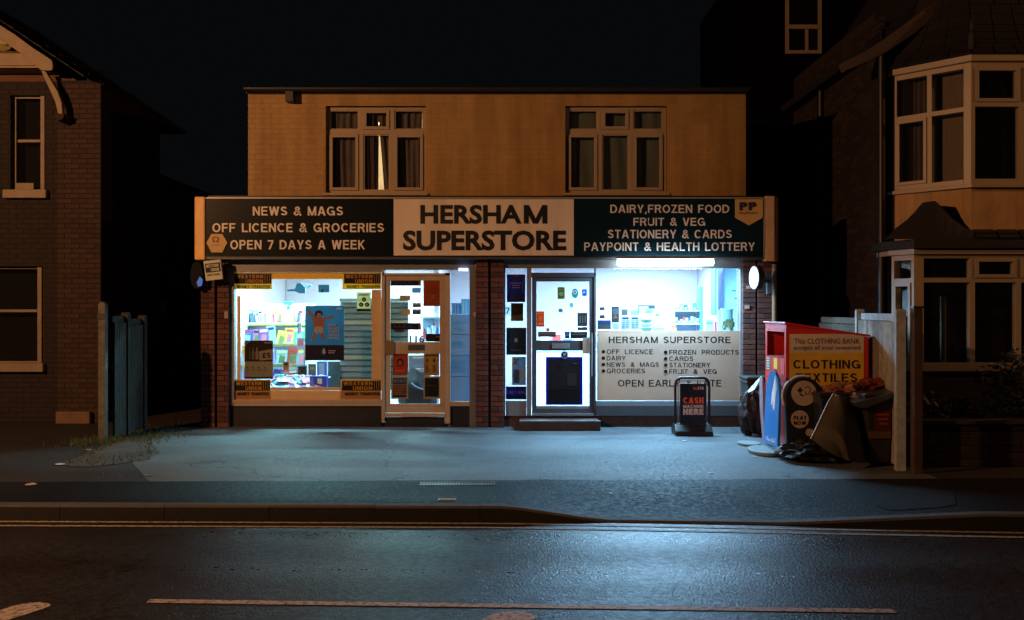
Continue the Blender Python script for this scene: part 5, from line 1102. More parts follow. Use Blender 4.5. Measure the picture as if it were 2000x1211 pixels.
# blue swoosh sign, seen nearly edge-on
t = thing('pavement_sign', 'tall bright blue play here sign turned side on left of the clothing bank', 'sign', (3.03, 11.35, 0))
o0 = Vector((X(1517, 11.25), 11.25, 0)); dr = Vector((X(1490, 11.75) - o0.x, 11.75 - 11.25, 0)); Ls = dr.length; dr.normalize(); nr = Vector((-dr.y, dr.x, 0))
if nr.x > 0: nr = -nr
def Tb(u, d, z): p = o0 + dr * u - nr * d; return (p.x + .03 * math.sin(z * 2.5), p.y, z)
W_ = Ls
ol = [(0, .10), (W_, .10), (W_, .45), (W_ * .98, .66), (W_ * .90, .80), (W_ * .72, .92), (W_ * .50, .98), (W_ * .25, .97), (W_ * .06, .90), (0, .7)]
MB().prism(ol, 0, .03, Tb).build('board', mat('sign_blue', (.03, .22, .62), .4), t)
MB().prism([(W_ * .15, .80), (W_ * .38, .40), (W_ * .62, .42), (W_ * .50, .72), (W_ * .22, .94)], -.002, -.0005, Tb).build('swoosh', rgbm('#e0e4f0'), t)
MB().prism([(W_ * .26, .78), (W_ * .42, .46), (W_ * .52, .47), (W_ * .40, .72)], -.0035, -.0022, Tb).build('swoosh', rgbm('#d89a30'), t)
def Tb2(u, d, z): return Tb(W_ - u, d, z)
lettering('PLAY', W_ * .22, W_ * .82, .27, .38, -.001, wh, t, T=Tb2, t=.22, thick=.001); lettering('HERE!', W_ * .18, W_ * .85, .14, .24, -.001, wh, t, T=Tb2, t=.22, thick=.001)
n = 28; bc = Vector((X(1494, 11.5), 11.5, 0)); MB().prism([(bc.x + .19 * math.cos(2 * PI * i / n), bc.y + .34 * math.sin(2 * PI * i / n)) for i in range(n)], .0015, .05, lambda u, d, z: (u, z, d)).build('base', mat('base_pale_grey', (.16, .19, .19), .6), t, bevel=.015)
t = thing('red_edged_board', 'narrow pale pink board standing just behind the blue sign', 'sign', (X(1492, 12.1), 12.1, 0))
MB().prism(pxpoly([(1489, 738), (1492, 741), (1497, 770), (1500, 862), (1495, 862), (1490, 800)][::-1], 12.1), 12.1, 12.3, lambda u, d, z: (u + (d - 12.1) * .06, d, z)).build('board', rgbm('#8a7078'), t)
MB().prism([(bc.x - .02 + .14 * math.cos(2 * PI * i / n), 12.2 + .2 * math.sin(2 * PI * i / n)) for i in range(n)], .0015, .03, lambda u, d, z: (u, z, d)).build('base', mat('base_pale_grey', (.16, .19, .19), .6), t)
# dark bin and torn plastic by the pier
def wheelie(name, lab, x0, x1, y0, y1, h, m, group=None, lid=True, taper=.06):
    t = thing(name, lab, 'bin', ((x0 + x1) / 2, y0, 0), group)
    MB().mesh([(x0 + taper, y0 + taper, .03), (x1 - taper, y0 + taper, .03), (x1 - taper, y1 - taper, .03), (x0 + taper, y1 - taper, .03), (x0, y0, h), (x1, y0, h), (x1, y1, h), (x0, y1, h)],
              [(0, 1, 5, 4), (1, 2, 6, 5), (2, 3, 7, 6), (3, 0, 4, 7), (3, 2, 1, 0), (4, 5, 6, 7)]).build('body', m, t, bevel=.02)
    MB().box(x0 - .012, x1 + .005, y0 - .012, y1 + .012, h - .05, h - .012).build('rim', m, t, bevel=.008)
    if lid: MB().box(x0 - .02, x1 + .02, y0 - .03, y1 + .02, h + .002, h + .045).build('lid', m, t, bevel=.015); MB().tube((x0 + .05, y1 + .03, h), (x1 - .05, y1 + .03, h), .015).build('handle', m, t)
    for xx in (x0 + taper + .01, x1 - taper - .01): MB().tube((xx - .025, y1 - taper, .085), (xx + .025, y1 - taper, .085), .085, None, 18).build('wheel', black, t, smooth=True)
    return t
green = mat('bin_dark_green', (.012, .022, .02), .4, var=.2)
wheelie('dark_bin', 'dark green bin standing against the right brick pier', X(1455, 13.35), X(1500, 13.35), 13.2, 13.6, .74, green)
t = thing('torn_plastic_sheet', 'pale green torn plastic flap leaning diagonally on the dark bin', 'plastic sheet', (X(1465, 13.1), 13.1, .6))
pl = [(1489, 734), (1490, 742), (1474, 762), (1467, 779), (1461, 774), (1452, 772), (1459, 765), (1470, 753)]
pp = pxpoly(pl, 13.1); cxp = sum(p[0] for p in pp) / 8; czp = sum(p[1] for p in pp) / 8
MB().mesh([(cxp, 13.03, czp)] + [(p[0], 13.1 + .06 * noise.noise(Vector((p[0] * 9, p[1] * 9, 0))), p[1]) for p in pp], [(0, i + 1, (i + 1) % 8 + 1) for i in range(8)]).build('flap', mat('plastic_pale_green', (.22, .32, .28), .3), t)
blob((X(1470, 13.1), 13.12, .30), .17, .13, .30, .2, 2.6, seg=48, rings=32, seed=4, flat=.0).build('refuse_sack', mat('black_sack', (.008, .009, .010), .6, bump=.4, bscale=25), None, smooth=True)
tag(bpy.data.objects['refuse_sack'], 'black refuse sack slumped at the foot of the dark green bin', 'refuse sack')
# bins in front of the bank
binm = mat('bin_brown_black', (.022, .018, .016), .45, var=.25)
b1 = wheelie('wheelie_bin', 'dark brown wheelie bin with a red notice next to the fence post', X(1690, 10.45), X(1752, 10.45), 10.45, 10.95, .80, binm, lid=False)
MB().prism([(X(1676, 10.4), Z(796, 10.4)), (X(1690, 10.4), Z(798, 10.4)), (X(1760, 10.4), Z(770, 10.4)), (X(1760, 10.4), Z(763, 10.4)), (X(1668, 10.4), Z(786, 10.4))], 10.38, 11.0).build('lid', mat('lid_grey', (.05, .055, .06), .35, var=.2), b1, bevel=.01)
for (a, b, c, d, col) in ((1710, 1742, 798, 842, '#4a1408'), (1698, 1742, 843, 857, '#5a3c24')):
    B('notice', rgbm(col), b1, X(a, 10.44), X(b, 10.44), 10.462, 10.468, Z(d, 10.44), Z(c, 10.44))
for i in range(3): B('notice_print', rgbm('#8a3c20'), b1, X(1714 + i * 3, 10.44), X(1738 - i * 2, 10.44), 10.459, 10.4615, Z(812 + i * 9, 10.44), Z(808 + i * 9, 10.44))
b2 = wheelie('wheelie_bin', 'overfilled dark bin hidden behind the leaning board', X(1600, 10.75), X(1668, 10.75), 10.72, 11.2, .78, dark_plastic, lid=False)
lb = thing('leaning_board', 'large dull buff board with a curled pale edge leaning on the bins', 'board', (X(1640, 10.4), 10.4, 0))
bd = mat('board_dull_buff', (.095, .085, .06), .6, var=.2, scale=3); be = mat('board_edge_pale', (.42, .34, .22), .6)  # be: orange lamp light on the left edge put into its colour
vs = []; nu, nv = 10, 10
Lf = [(1585, 857), (1600, 826), (1612, 800), (1620, 784), (1629, 769)]; Rt = [(1690, 905), (1694, 880), (1693, 850), (1684, 815), (1656, 776)]
def lerpl(P_, v): v *= len(P_) - 1; i = min(int(v), len(P_) - 2); f = v - i; return (P_[i][0] * (1 - f) + P_[i + 1][0] * f, P_[i][1] * (1 - f) + P_[i + 1][1] * f)
for k in range(nv + 1):
    l, r = lerpl(Lf, k / nv), lerpl(Rt, k / nv)
    for i in range(nu + 1):
        u = i / nu; px, py = l[0] * (1 - u) + r[0] * u, l[1] * (1 - u) + r[1] * u + 12 * math.sin(PI * u) * (1 - k / nv)
        Y = 10.30 + .30 * k / nv - .10 * math.sin(PI * u) + .22 * u * u * u; vs.append((X(px, Y), Y, max(.02, Z(py, Y))))
n1 = len(vs); vs2 = [(x, y + .02, z) for x, y, z in vs]
gi = lambda k, i: k * (nu + 1) + i
fs = [(gi(k, i), gi(k, i + 1), gi(k + 1, i + 1), gi(k + 1, i)) for k in range(nv) for i in range(nu)]
mb = MB().mesh(vs, fs).mesh(vs2, [f[::-1] for f in fs]); mb.mi = [1 if (q % (nu * nv)) % nu >= nu - 2 and (q % (nu * nv)) // nu > 3 else 0 for q in range(len(mb.f))]; mb.build('sheet', [bd, mat('board_folded_edge_grey', (.17, .19, .19), .5, var=.3, bump=.4, bscale=25)], lb, smooth=True)  # faces near the right edge coloured paler for bluish light there
MB().path([Vector(vs[gi(k, 0)]) + Vector((-.006, 0, 0)) for k in range(nv + 1)], .009, 6).build('left_edge', be, lb)
MB().path([Vector(vs[gi(k, nu)]) + Vector((.006, 0, 0)) for k in range(3, nv + 1)], .008, 6).build('right_edge', mat('edge_pale_blue', (.38, .42, .45), .5), lb)  # bluish highlight painted along the right edge
o = blob((X(1648, 10.95), 10.95, Z(766, 10.95)), .20, .15, .09, .34, 3, seg=64, rings=40, seed=5).build('rubbish_bag', mat('bag_orange', (.30, .12, .06), .5, var=.3, scale=8, bump=.5, bscale=20), None, smooth=True); tag(o, 'crumpled orange rubbish bag on top of the overfilled bin', 'rubbish bag')
o = blob((X(1708, 11.0), 11.0, Z(753, 11.0)), .23, .18, .07, .30, 3, seg=64, rings=40, seed=9).build('rubbish_bag', mat('bag_red', (.17, .022, .016), .5, var=.3, scale=8, bump=.5, bscale=20), None, smooth=True); tag(o, 'flattened dark red rubbish bag on top of the bins', 'rubbish bag')
o = blob((X(1676, 10.72), 10.72, Z(776, 10.72)), .085, .07, .035, .5, 4, seg=40, rings=24, seed=12).build('crumpled_paper', mat('paper_white', (.55, .52, .50), .7, bump=.6, bscale=30), None, smooth=True); tag(o, 'crumpled white paper wedged at the edge of the bin lid', 'paper')
o = blob((X(1594, 10.9), 10.9, .10), .36, .22, .12, .3, 3, seg=56, rings=32, seed=2, flat=.2).build('refuse_sack', mat('black_sack', (.008, .009, .010), .35), None, smooth=True); tag(o, 'black refuse sack lying on the ground below the leaning board', 'refuse sack')

# ================================================================== fences
fgrey = mat('fence_paint_grey', (.34, .40, .43), .75, var=.25, scale=8, bump=.4, bscale=30); fwood = mat('fence_board_wood', (.27, .27, .22), .85, var=.3, scale=9, bump=.5, bscale=40)
fwood2 = mat('fence_board_wood_dark', (.17, .165, .13), .85, var=.3, scale=9, bump=.5, bscale=40); fwood3 = mat('fence_board_wood_pale', (.34, .34, .29), .85, var=.3, scale=9, bump=.5, bscale=40)
def fence(lab, A, Bp, zt, nb, bm=None, rm=None, post_h=None, posts=(True, True), pm=None, boards=True, rail_w=.07, flip=1):
    A = Vector((*A, 0)); Bp = Vector((*Bp, 0)); d = (Bp - A); L_ = d.length; d.normalize(); nn = Vector((-d.y, d.x, 0)) * flip
    t = thing('fence', lab, 'fence', tuple(A))
    def T(u, dd, z): p = A + d * u + nn * dd; return (p.x, p.y, z)
    bwid = (L_ - .1) / nb
    for i in range(nb):
        u = .05 + i * bwid; z = zt - .085 - random.uniform(0, .004)
        MB().mesh([T(u, .0, .04), T(u + bwid - .004, .019, .04), T(u + bwid - .004, .028, .04), T(u, .028, .04), T(u, .0, z), T(u + bwid - .004, .019, z), T(u + bwid - .004, .028, z), T(u, .028, z)],
                  [(0, 1, 5, 4), (1, 2, 6, 5), (2, 3, 7, 6), (3, 0, 4, 7), (4, 5, 6, 7)]).build('board', bm or random.choice([fwood, fwood, fwood2, fwood3]), t)
    for z0, z1 in ((zt - .08, zt), (.92, .97), (.30, .36)): MB().prism([(.05, z0), (L_ - .05, z0), (L_ - .05, z1), (.05, z1)], -.035, -.002, T).build('rail', rm or fgrey, t)
    for on, u in zip(posts, (0, L_)):
        if on: MB().prism([(u - .048, 0), (u + .048, 0), (u + .048, zt + .03), (u, zt + .05), (u - .048, zt + .03)], -.05, .05, T).build('post', rm or fgrey, t, bevel=.004)
    return t
# right fence: near panel, far panel (boards face the shop)
fence('pale close boarded fence panel beside the clothing bank', (4.11, 10.25), (4.42, 12.3), 1.66, 17)
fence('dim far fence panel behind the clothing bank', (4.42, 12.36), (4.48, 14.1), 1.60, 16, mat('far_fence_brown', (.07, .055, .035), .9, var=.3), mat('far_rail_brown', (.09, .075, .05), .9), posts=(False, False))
t = thing('fence_post', 'tall dark timber post at the near end of the right fence', 'post', (4.17, 10.08, 0)); MB().box(4.165, 4.255, 10.02, 10.12, 0, 1.72).build('shaft', mat('timber_dark_brown', (.06, .035, .022), .8, var=.3, scale=8, bump=.4), t, bevel=.006)
B('cap', black, t, 4.155, 4.265, 10.01, 10.13, 1.721, 1.74)
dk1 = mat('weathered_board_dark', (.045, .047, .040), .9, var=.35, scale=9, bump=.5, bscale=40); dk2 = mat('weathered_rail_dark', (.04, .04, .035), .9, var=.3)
# left fence along the side of the forecourt
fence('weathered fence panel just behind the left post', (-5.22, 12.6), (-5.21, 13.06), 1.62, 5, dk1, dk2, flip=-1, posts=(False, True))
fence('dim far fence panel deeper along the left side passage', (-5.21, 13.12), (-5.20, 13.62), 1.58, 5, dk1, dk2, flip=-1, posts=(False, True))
t = thing('fence_post', 'tall weathered post at the left edge of the forecourt', 'post', (-5.28, 12.5, 0)); MB().prism([(-5.325, 0), (-5.235, 0), (-5.235, 1.78), (-5.28, 1.81), (-5.325, 1.78)], 12.45, 12.54).build('shaft', mat('post_grey_green', (.11, .12, .10), .85, var=.3, scale=9, bump=.4), t, bevel=.004)
B('metal_ring', black, t, -5.33, -5.23, 12.44, 12.448, 1.58, 1.66)

# ================================================================== left house
LH = thing('brick_house', 'dark brick gabled house with white bargeboard at the far left', 'house', (-7.5, 14.6, 0))
YH = 14.6; hx1 = X(200, YH); bx = X(116, YH); hx0 = -11.5; hz = 5.15
# window positions on main (left) plane
lw = [(X(20, YH), X(86, YH), Z(375, YH), Z(186, YH)), (X(-30, YH), X(83, YH), Z(712, YH), Z(520, YH))]
mb = MB(); 
xsL = [hx0, lw[1][0], lw[1][1], bx]
mb.box(hx0, bx, YH + .007, YH + .25, 0, lw[1][2]); mb.box(hx0, lw[1][0], YH + .007, YH + .25, lw[1][2], lw[1][3]); mb.box(lw[1][1], bx, YH + .007, YH + .25, lw[1][2], lw[1][3])
mb.box(hx0, bx, YH + .007, YH + .25, lw[1][3], lw[0][2]); mb.box(hx0, lw[0][0], YH + .007, YH + .25, lw[0][2], lw[0][3]); mb.box(lw[0][1], bx, YH + .007, YH + .25, lw[0][2], lw[0][3]); mb.box(hx0, bx, YH + .007, YH + .25, lw[0][3], hz)
wl_ = mb.build('wall', mortar_d, LH)
bud = [300]
pier = B('chimney_breast', mortar_d, LH, bx + .001, hx1 - .003, YH - .055, YH + .25, 0, hz)
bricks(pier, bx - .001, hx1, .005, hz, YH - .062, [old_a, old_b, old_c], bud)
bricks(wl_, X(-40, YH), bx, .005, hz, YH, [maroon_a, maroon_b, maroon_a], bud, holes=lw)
# plinth stone at the pier foot
MB().box(X(112, 14.5), X(178, 14.5), 14.44, 14.53, .0, .18).build('plinth', mat('plinth_render', (.16, .10, .06), .9, var=.25), LH, bevel=.01)
# side wall going back, then a recessed wing
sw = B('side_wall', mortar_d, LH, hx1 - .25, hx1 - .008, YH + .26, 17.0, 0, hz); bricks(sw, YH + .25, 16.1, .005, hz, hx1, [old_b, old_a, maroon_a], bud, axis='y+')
B('rear_wing', old_b, LH, hx0, hx1 - .3, 17.01, 22, 0, 4.2)
# roof and gable
rz = hz + .05
MB().prism([(-11.9, hz), (-6.55, hz), (-9.2, hz + 1.75)], YH + .01, YH + .24).build('gable_wall', mat('gable_render', (.10, .05, .03), .9), LH)
MB().prism([(-11.95, hz + .0), (-6.42, hz + .0), (-6.4, hz + .06), (-9.2, hz + 1.95), (-11.98, hz + .08)], YH + .26, 19.0).build('roof', slate, LH)
tiled_slope((-6.30, YH - .40, hz - .02), (-6.30, 17.2, hz - .02), (-9.2, YH - .40, hz + 1.93), (-9.2, 17.2, hz + 1.93), 14, slate, LH)
tiled_slope((-6.16, YH - .05, hz - .06), (-6.16, 17.2, hz - .06), (-7.2, YH - .05, hz + .64), (-7.2, 17.2, hz + .64), 5, slate, LH)
YBg = 14.2
def BP(pts, y0, y1, m, nm, **k):
    p = pxpoly(pts, y0); a = sum(p[i][0] * p[(i + 1) % len(p)][1] - p[(i + 1) % len(p)][0] * p[i][1] for i in range(len(p)))
    return MB().prism(p if a > 0 else p[::-1], y0, y1).build(nm, m, LH, **k)
BP([(-180, -72), (0, 49), (30, 68), (62, 92), (93, 112), (101, 118), (103, 126), (102, 136), (96, 138), (80, 137), (40, 104), (0, 76), (-180, -40)], YBg, YBg + .04, old_white, 'bargeboard', bevel=.006)
BP([(-200, 104), (62, 104), (80, 128), (-200, 129)], YBg + .045, YBg + .07, old_white, 'tie_board', bevel=.004)
BP([(-200, 129.5), (79, 129.5), (79, 132), (-200, 132)], YBg + .03, YH - .01, mat('soffit_buff', (.35, .27, .17), .7), 'soffit')
BP([(-160, 76), (0, 76), (14, 86), (8, 88), (-160, 80)], YBg + .071, YBg + .09, mat('moulding_green_stain', (.30, .26, .12), .8), 'gable_panel')
BP([(2, 84), (12, 90), (24, 88), (20, 96), (6, 100), (-6, 96)], YBg + .038, YBg + .0445, mat('lichen_green', (.16, .15, .04), .9), 'lichen_stain')
cb = [(80, 138), (88, 138), (100, 158), (112, 178), (120, 200), (122, 222), (113, 222), (108, 200), (98, 178), (88, 156)]
BP(cb, YBg + .12, YBg + .20, old_white, 'bracket', bevel=.006)
BP([(106, 222), (126, 222), (122, 232), (112, 236)], YBg + .1, YH - .01, old_b, 'corbel')
def sash(x0, x1, z0, z1, mid, lab=None):
    w = frame_rect(x0, x1, z0, z1, .022, YH + .10, YH + .16).build('window', old_white, LH)
    B('frame', old_white, w, x1 - .002, x1 + .06, YH + .02, YH + .10, z0, z1); B('meeting_rail', old_white, w, x0 + .046, x1 - .046, YH + .10, YH + .15, mid - .02, mid + .02)
    pane(w, x0 + .046, x1 - .046, mid + .021, z1 - .046, YH + .13); pane(w, x0 + .046, x1 - .046, z0 + .046, mid - .021, YH + .12)
    MB().box(x0 - .09, x1 + .13, YH - .09, YH + .19, z0 - .13, z0 - .002).build('sill', old_white, w, bevel=.008)
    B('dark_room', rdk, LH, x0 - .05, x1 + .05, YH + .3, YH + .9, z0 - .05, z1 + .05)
sash(X(22, YH), X(78, YH), Z(371, YH), Z(187, YH), Z(273, YH)); B('bottom_rail', old_white, LH, X(24, YH), X(60, YH), YH + .085, YH + .098, Z(369, YH), Z(356, YH))
sash(X(-30, YH), X(72, YH), Z(709, YH), Z(522, YH), Z(607, YH))
wf = mat('far_wall_dark', (.05, .045, .04), .9)
# distant dim fence/gate item in the passage
t = thing('wall_vent', 'small pale vent on the wall down the dark side passage', 'vent', (X(318, 17.5), 17.5, 1.5)); B('plate', conc, t, X(311, 17.5), X(326, 17.5), 17.4, 17.45, Z(612, 17.5), Z(586, 17.5))
t = thing('passage_shed', 'dark low shed closing the passage beside the shop', 'shed', (-5.9, 17.5, 0)); B('wall', mat('shed_wall', (.02, .02, .022), .9), t, -7.6, -4.3, 17.46, 20, 0, 2.1); MB().prism([(-7.7, 2.1), (-4.25, 2.1), (-5.9, 2.5)], 17.4, 20.1).build('roof', slate, t)
t = thing('aerial', 'thin pale pole end sticking out above the left house roof', 'aerial', (X(205, 16), 16, 5.2)); MB().tube((X(182, 16), 16, Z(140, 16)), (X(222, 16), 16, Z(141, 16)), .009).build('rod', alu, t); MB().tube((X(190, 16), 16, Z(140, 16)), (X(190, 16), 16, 5.0), .012).build('mast', black, t)

# ================================================================== right house
RH = thing('bay_window_house', 'cream and brick house with two storey bay windows at the far right', 'house', (7, 13.4, 0))
render = mat('render_cream', (.46, .28, .115), .75, stain=.35, var=.14, scale=3, bump=.35, bscale=50)
rx = X(1722, 13.4); YR0 = 13.4
B('front_wall', maroon_b, RH, rx, 14, YR0, YR0 + .25, 0, 5.6)
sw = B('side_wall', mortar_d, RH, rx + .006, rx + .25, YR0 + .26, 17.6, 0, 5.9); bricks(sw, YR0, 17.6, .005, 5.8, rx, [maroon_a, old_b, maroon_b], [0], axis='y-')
B('rear_wall', maroon_b, RH, rx + .26, 14, 17.35, 17.6, 0, 5.9)
# back wing with attic window
YWg = 18.0
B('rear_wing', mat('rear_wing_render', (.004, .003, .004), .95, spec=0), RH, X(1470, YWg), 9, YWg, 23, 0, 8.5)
ww = frame_rect(X(1533, YWg), X(1603, YWg), Z(106, YWg), Z(-10, YWg), .06, YWg - .06, YWg - .01).build('window', upvc, RH)
B('frame', upvc, ww, X(1533, YWg) + .06, X(1603, YWg) - .06, YWg - .07, YWg - .01, Z(58, YWg), Z(50, YWg)); B('frame', upvc, ww, X(1572, YWg), X(1577, YWg), YWg - .06, YWg - .01, Z(100, YWg), Z(58.5, YWg))
pane(ww, X(1533, YWg) + .06, X(1603, YWg) - .06, Z(106, YWg) + .06, Z(-10, YWg) - .06, YWg - .03)
MB().tube((X(1722, 13.3), 13.3, 5.3), (X(1722, 13.3), 13.3, 0), .05).build('drainpipe', black, RH, smooth=True)
MB().tube((rx - .05, 15.9, 5.3), (rx - .05, 15.9, 0), .05).build('drainpipe', black, RH, smooth=True)
# bay geometry: two faces, splay and front
A0 = Vector((X(1738, 13.42), 13.42, 0)); A1 = Vector((X(1897, 12.6), 12.6, 0)); A2 = Vector((A1.x + 1.95, 12.6, 0)); A3 = Vector((A2.x + (A1.x - A0.x), 13.42, 0))
def faceT(P, Q):
    d = (Q - P); L_ = d.length; d.normalize(); n_ = Vector((-d.y, d.x, 0))
    if n_.y < 0 and abs(n_.y) > 1e-6: n_ = -n_
    return (lambda u, dd, z: tuple(P + d * u + n_ * dd + Vector((0, 0, z)))), L_
def bay_face(P, Q, z0, z1, cols, ztr, opens, nm='window', fw=.07, corner=.1):
    T, L_ = faceT(P, Q); w = MB(); 
    w.prism([(0, z0), (corner, z0), (corner, z1), (0, z1)], .0, .10, T); w.prism([(L_ - corner, z0), (L_, z0), (L_, z1), (L_ - corner, z1)], .0, .10, T)
    w.prism([(corner, z0), (L_ - corner, z0), (L_ - corner, z0 + fw), (corner, z0 + fw)], .001, .10, T); w.prism([(corner, z1 - fw), (L_ - corner, z1 - fw), (L_ - corner, z1), (corner, z1)], .001, .10, T)
    w = w.build(nm, upvc, RH, bevel=.004)
    us = [corner] + [corner + (L_ - 2 * corner) * c for c in cols] + [L_ - corner]
    fr_ = MB()
    for u in us[1:-1]: fr_.prism([(u - .032, z0 + fw), (u + .032, z0 + fw), (u + .032, z1 - fw), (u - .032, z1 - fw)], .002, .10, T)
    for i in range(len(us) - 1):
        a = us[i] + (.032 if i else 0); b = us[i + 1] - (.032 if i < len(us) - 2 else 0)
        fr_.prism([(a, ztr - .03), (b, ztr - .03), (b, ztr + .03), (a, ztr + .03)], .003, .10, T)
        for (c, d, up) in ((z0 + fw, ztr - .03, 0), (ztr + .03, z1 - fw, 1)):
            if (i, up) in opens:
                mbx = MB(); g = .045
                for (p, q, r_, s_) in ((a, b, d - g, d), (a, b, c, c + g), (a, a + g, c + g, d - g), (b - g, b, c + g, d - g)): mbx.prism([(p, r_), (q, r_), (q, s_), (p, s_)], -.018, .07, T)
                mbx.build('casement', upvc, w, bevel=.003); MB().prism([(a + g, c + g), (b - g, c + g), (b - g, d - g), (a + g, d - g)], .04, .045, T).build('pane', Gd, w)
            else: MB().prism([(a, c), (b, c), (b, d), (a, d)], .06, .065, T).build('pane', Gd, w)
    fr_.build('frame', upvc, w)
    return w
zs, zt2 = 3.34, 4.93
bay_face(A0, A1, zs, zt2, [.5], 4.33, {(0, 0)}); bay_face(A1, A2, zs, zt2, [.33, .66], 4.38, {(0, 1), (1, 1), (2, 1)}, corner=.05); bay_face(A2, A3, zs, zt2, [.5], 4.33, set())
def ring(z0, z1, out, m, nm, inn=.12, bev=.004):
    c = [Vector((A0.x - out * .9, A0.y + .0, 0)), Vector((A1.x - out * .41, A1.y - out, 0)), Vector((A2.x + out * .41, A2.y - out, 0)), Vector((A3.x + out * .9, A3.y, 0))]
    vs = [(p.x, p.y, z) for z in (z0, z1) for p in c]; MB().mesh(vs, [(0, 1, 5, 4), (1, 2, 6, 5), (2, 3, 7, 6), (3, 0, 4, 7), (4, 5, 6, 7), (3, 2, 1, 0)]).build(nm, m, RH, bevel=bev)
ring(zt2 + .002, zt2 + .085, .06, upvc, 'cornice'); ring(zs - .05, zs - .002, .07, upvc, 'sill'); ring(2.45, zs - .052, .0, render, 'bay_wall')
# swept dark roof over the bay
prevc = None; steps = [(0, .12, 5.02), (.18, .02, 5.10), (.36, -.10, 5.25), (.52, -.24, 5.48), (.68, -.38, 5.80), (.84, -.52, 6.2), (1, -.66, 6.75)]
rm = MB(); rings = []
for _, ins, z in steps:
    o_ = ins; rings.append([(A0.x - o_ * .9, 13.42, z), (A1.x - o_ * .41, A1.y - o_, z), (A2.x + o_ * .41, A2.y - o_, z), (A3.x + o_ * .9, 13.42, z)])
for a, b in zip(rings, rings[1:]):
    for i in range(3): tiled = rm.face([a[i], a[i + 1], b[i + 1], b[i]])
rm.face(rings[0][::-1]); rm.build('bay_roof', slate, RH)
for rI in range(len(rings) - 1):
    a, b = rings[rI], rings[rI + 1]
    for i in range(3): tiled_slope(a[i], a[i + 1], b[i], b[i + 1], 2, slate, RH)
# main roof with pale verge sweeping up behind
MB().prism([(rx - .2, 5.3), (15, 5.3), (15, 9.2), (7.6, 9.0), (6.9, 8.0), (6.2, 6.9), (5.6, 5.95), (rx - .2, 5.42)], 13.44, 17.7).build('roof', slate, RH)
vg = [(1655, 135), (1700, 118), (1740, 96), (1790, 62), (1830, 30), (1862, 0), (1890, -40), (1870, -42), (1838, -8), (1806, 18), (1768, 46), (1730, 74), (1690, 100), (1648, 120)]
pv = pxpoly(vg, 13.2); MB().prism(pv if sum(pv[i][0] * pv[(i + 1) % 14][1] - pv[(i + 1) % 14][0] * pv[i][1] for i in range(14)) > 0 else pv[::-1], 13.25, 13.43).build('verge', mat('verge_brown', (.06, .042, .034), .8, var=.2), RH)
MB().path([(A1.x - .03, A1.y - .05, 5.1), (A1.x + .08, A1.y + .18, 5.35), (A1.x + .22, A1.y + .42, 5.8), (A1.x + .34, A1.y + .66, 6.7)], .03).build('hip_ridge', mat('ridge_tile', (.05, .045, .045), .8), RH)
# lower bay and its lean-to roof
C0 = Vector((X(1741, 12.98), 12.98, 0)); C1 = Vector((X(1785, 12.6), 12.6, 0)); C2 = Vector((C1.x + 3.6, 12.6, 0)); C3 = Vector((C2.x + .3, 12.98, 0))
zl0, zl1 = Z(716, 12.6), Z(497, 12.6)
bay_face(C0, C1, zl0, zl1, [], Z(548, 12.7), {(0, 0)}, corner=.05)
bay_face(C1, C2, zl0, zl1, [.19, .37, .55, .73], Z(547, 12.6), {(1, 1), (2, 1), (3, 1)}, corner=.13, fw=.05)
Cc = [Vector((C0.x - .02, 13.38, 0)), C0, C1, C2, C3, Vector((C3.x, 13.38, 0))]
def lring(z0, z1, out, m, nm):
    c = [(C0.x - out, 13.38), (C0.x - out, C0.y - out * .4), (C1.x - out * .4, C1.y - out), (C2.x + out, C2.y - out), (C2.x + out, 13.38)]
    vs = [(x, y, z) for z in (z0, z1) for x, y in c]; n_ = 5
    MB().mesh(vs, [(i, (i + 1) % n_, (i + 1) % n_ + n_, i + n_) for i in range(n_)] + [tuple(range(n_ - 1, -1, -1)), tuple(range(n_, 2 * n_))]).build(nm, m, RH, bevel=.004)
lring(zl1 + .002, zl1 + .075, .05, upvc, 'cornice'); lring(zl0 - .06, zl0 - .002, .06, upvc, 'sill'); lring(0, zl0 - .062, 0, maroon_a, 'bay_base_wall'); lring(zl1 + .077, zl1 + .19, .12, mat('eaves_black', (.01, .01, .011), .8), 'eaves')
# lean-to roof: swept little hip peak at left then low slope
zb0 = zl1 + .19; lx0, lx1 = C0.x - .14, C2.x + .1; yf = 12.48
pk = (X(1820, 12.75), 12.95, Z(396, 12.9))
lr_ = MB()
prof_ = [(X(1742, 12.7), zb0 + .01), (X(1762, 12.7), Z(447, 12.7)), (X(1785, 12.7), Z(430, 12.7)), (X(1802, 12.7), Z(413, 12.7)), (X(1812, 12.7), Z(401, 12.7)), (X(1818, 12.7), Z(394.5, 12.7)), (X(1825, 12.7), Z(401, 12.7)), (X(1838, 12.7), Z(416, 12.7)), (X(1855, 12.7), Z(432, 12.7)), (X(1876, 12.7), Z(446, 12.7)), (X(1898, 12.7), Z(455, 12.7)), (X(1930, 12.7), zb0 + .01)]
n_ = len(prof_); ev = [(u, yf, zb0) for u, z in prof_]; rg = [(X(1818, 12.6) + (u - X(1818, 12.6)) * .98, 12.56 + (0 if 1 else 0), z) for u, z in prof_]; bk = [(u, 12.95, z + .02) for u, z in prof_]
lr_.mesh(ev + rg + bk, [(i, i + 1, i + 1 + n_, i + n_) for i in range(n_ - 1)] + [(i + n_, i + 1 + n_, i + 1 + 2 * n_, i + 2 * n_) for i in range(n_ - 1)])
lr_.mesh([(lx0, yf, zb0), (lx1, yf, zb0), (lx1, 13.0, zb0 + .14), (lx0 + .3, 13.0, zb0 + .14)], [(0, 1, 2, 3)])
lr_.build('porch_roof', slate, RH)
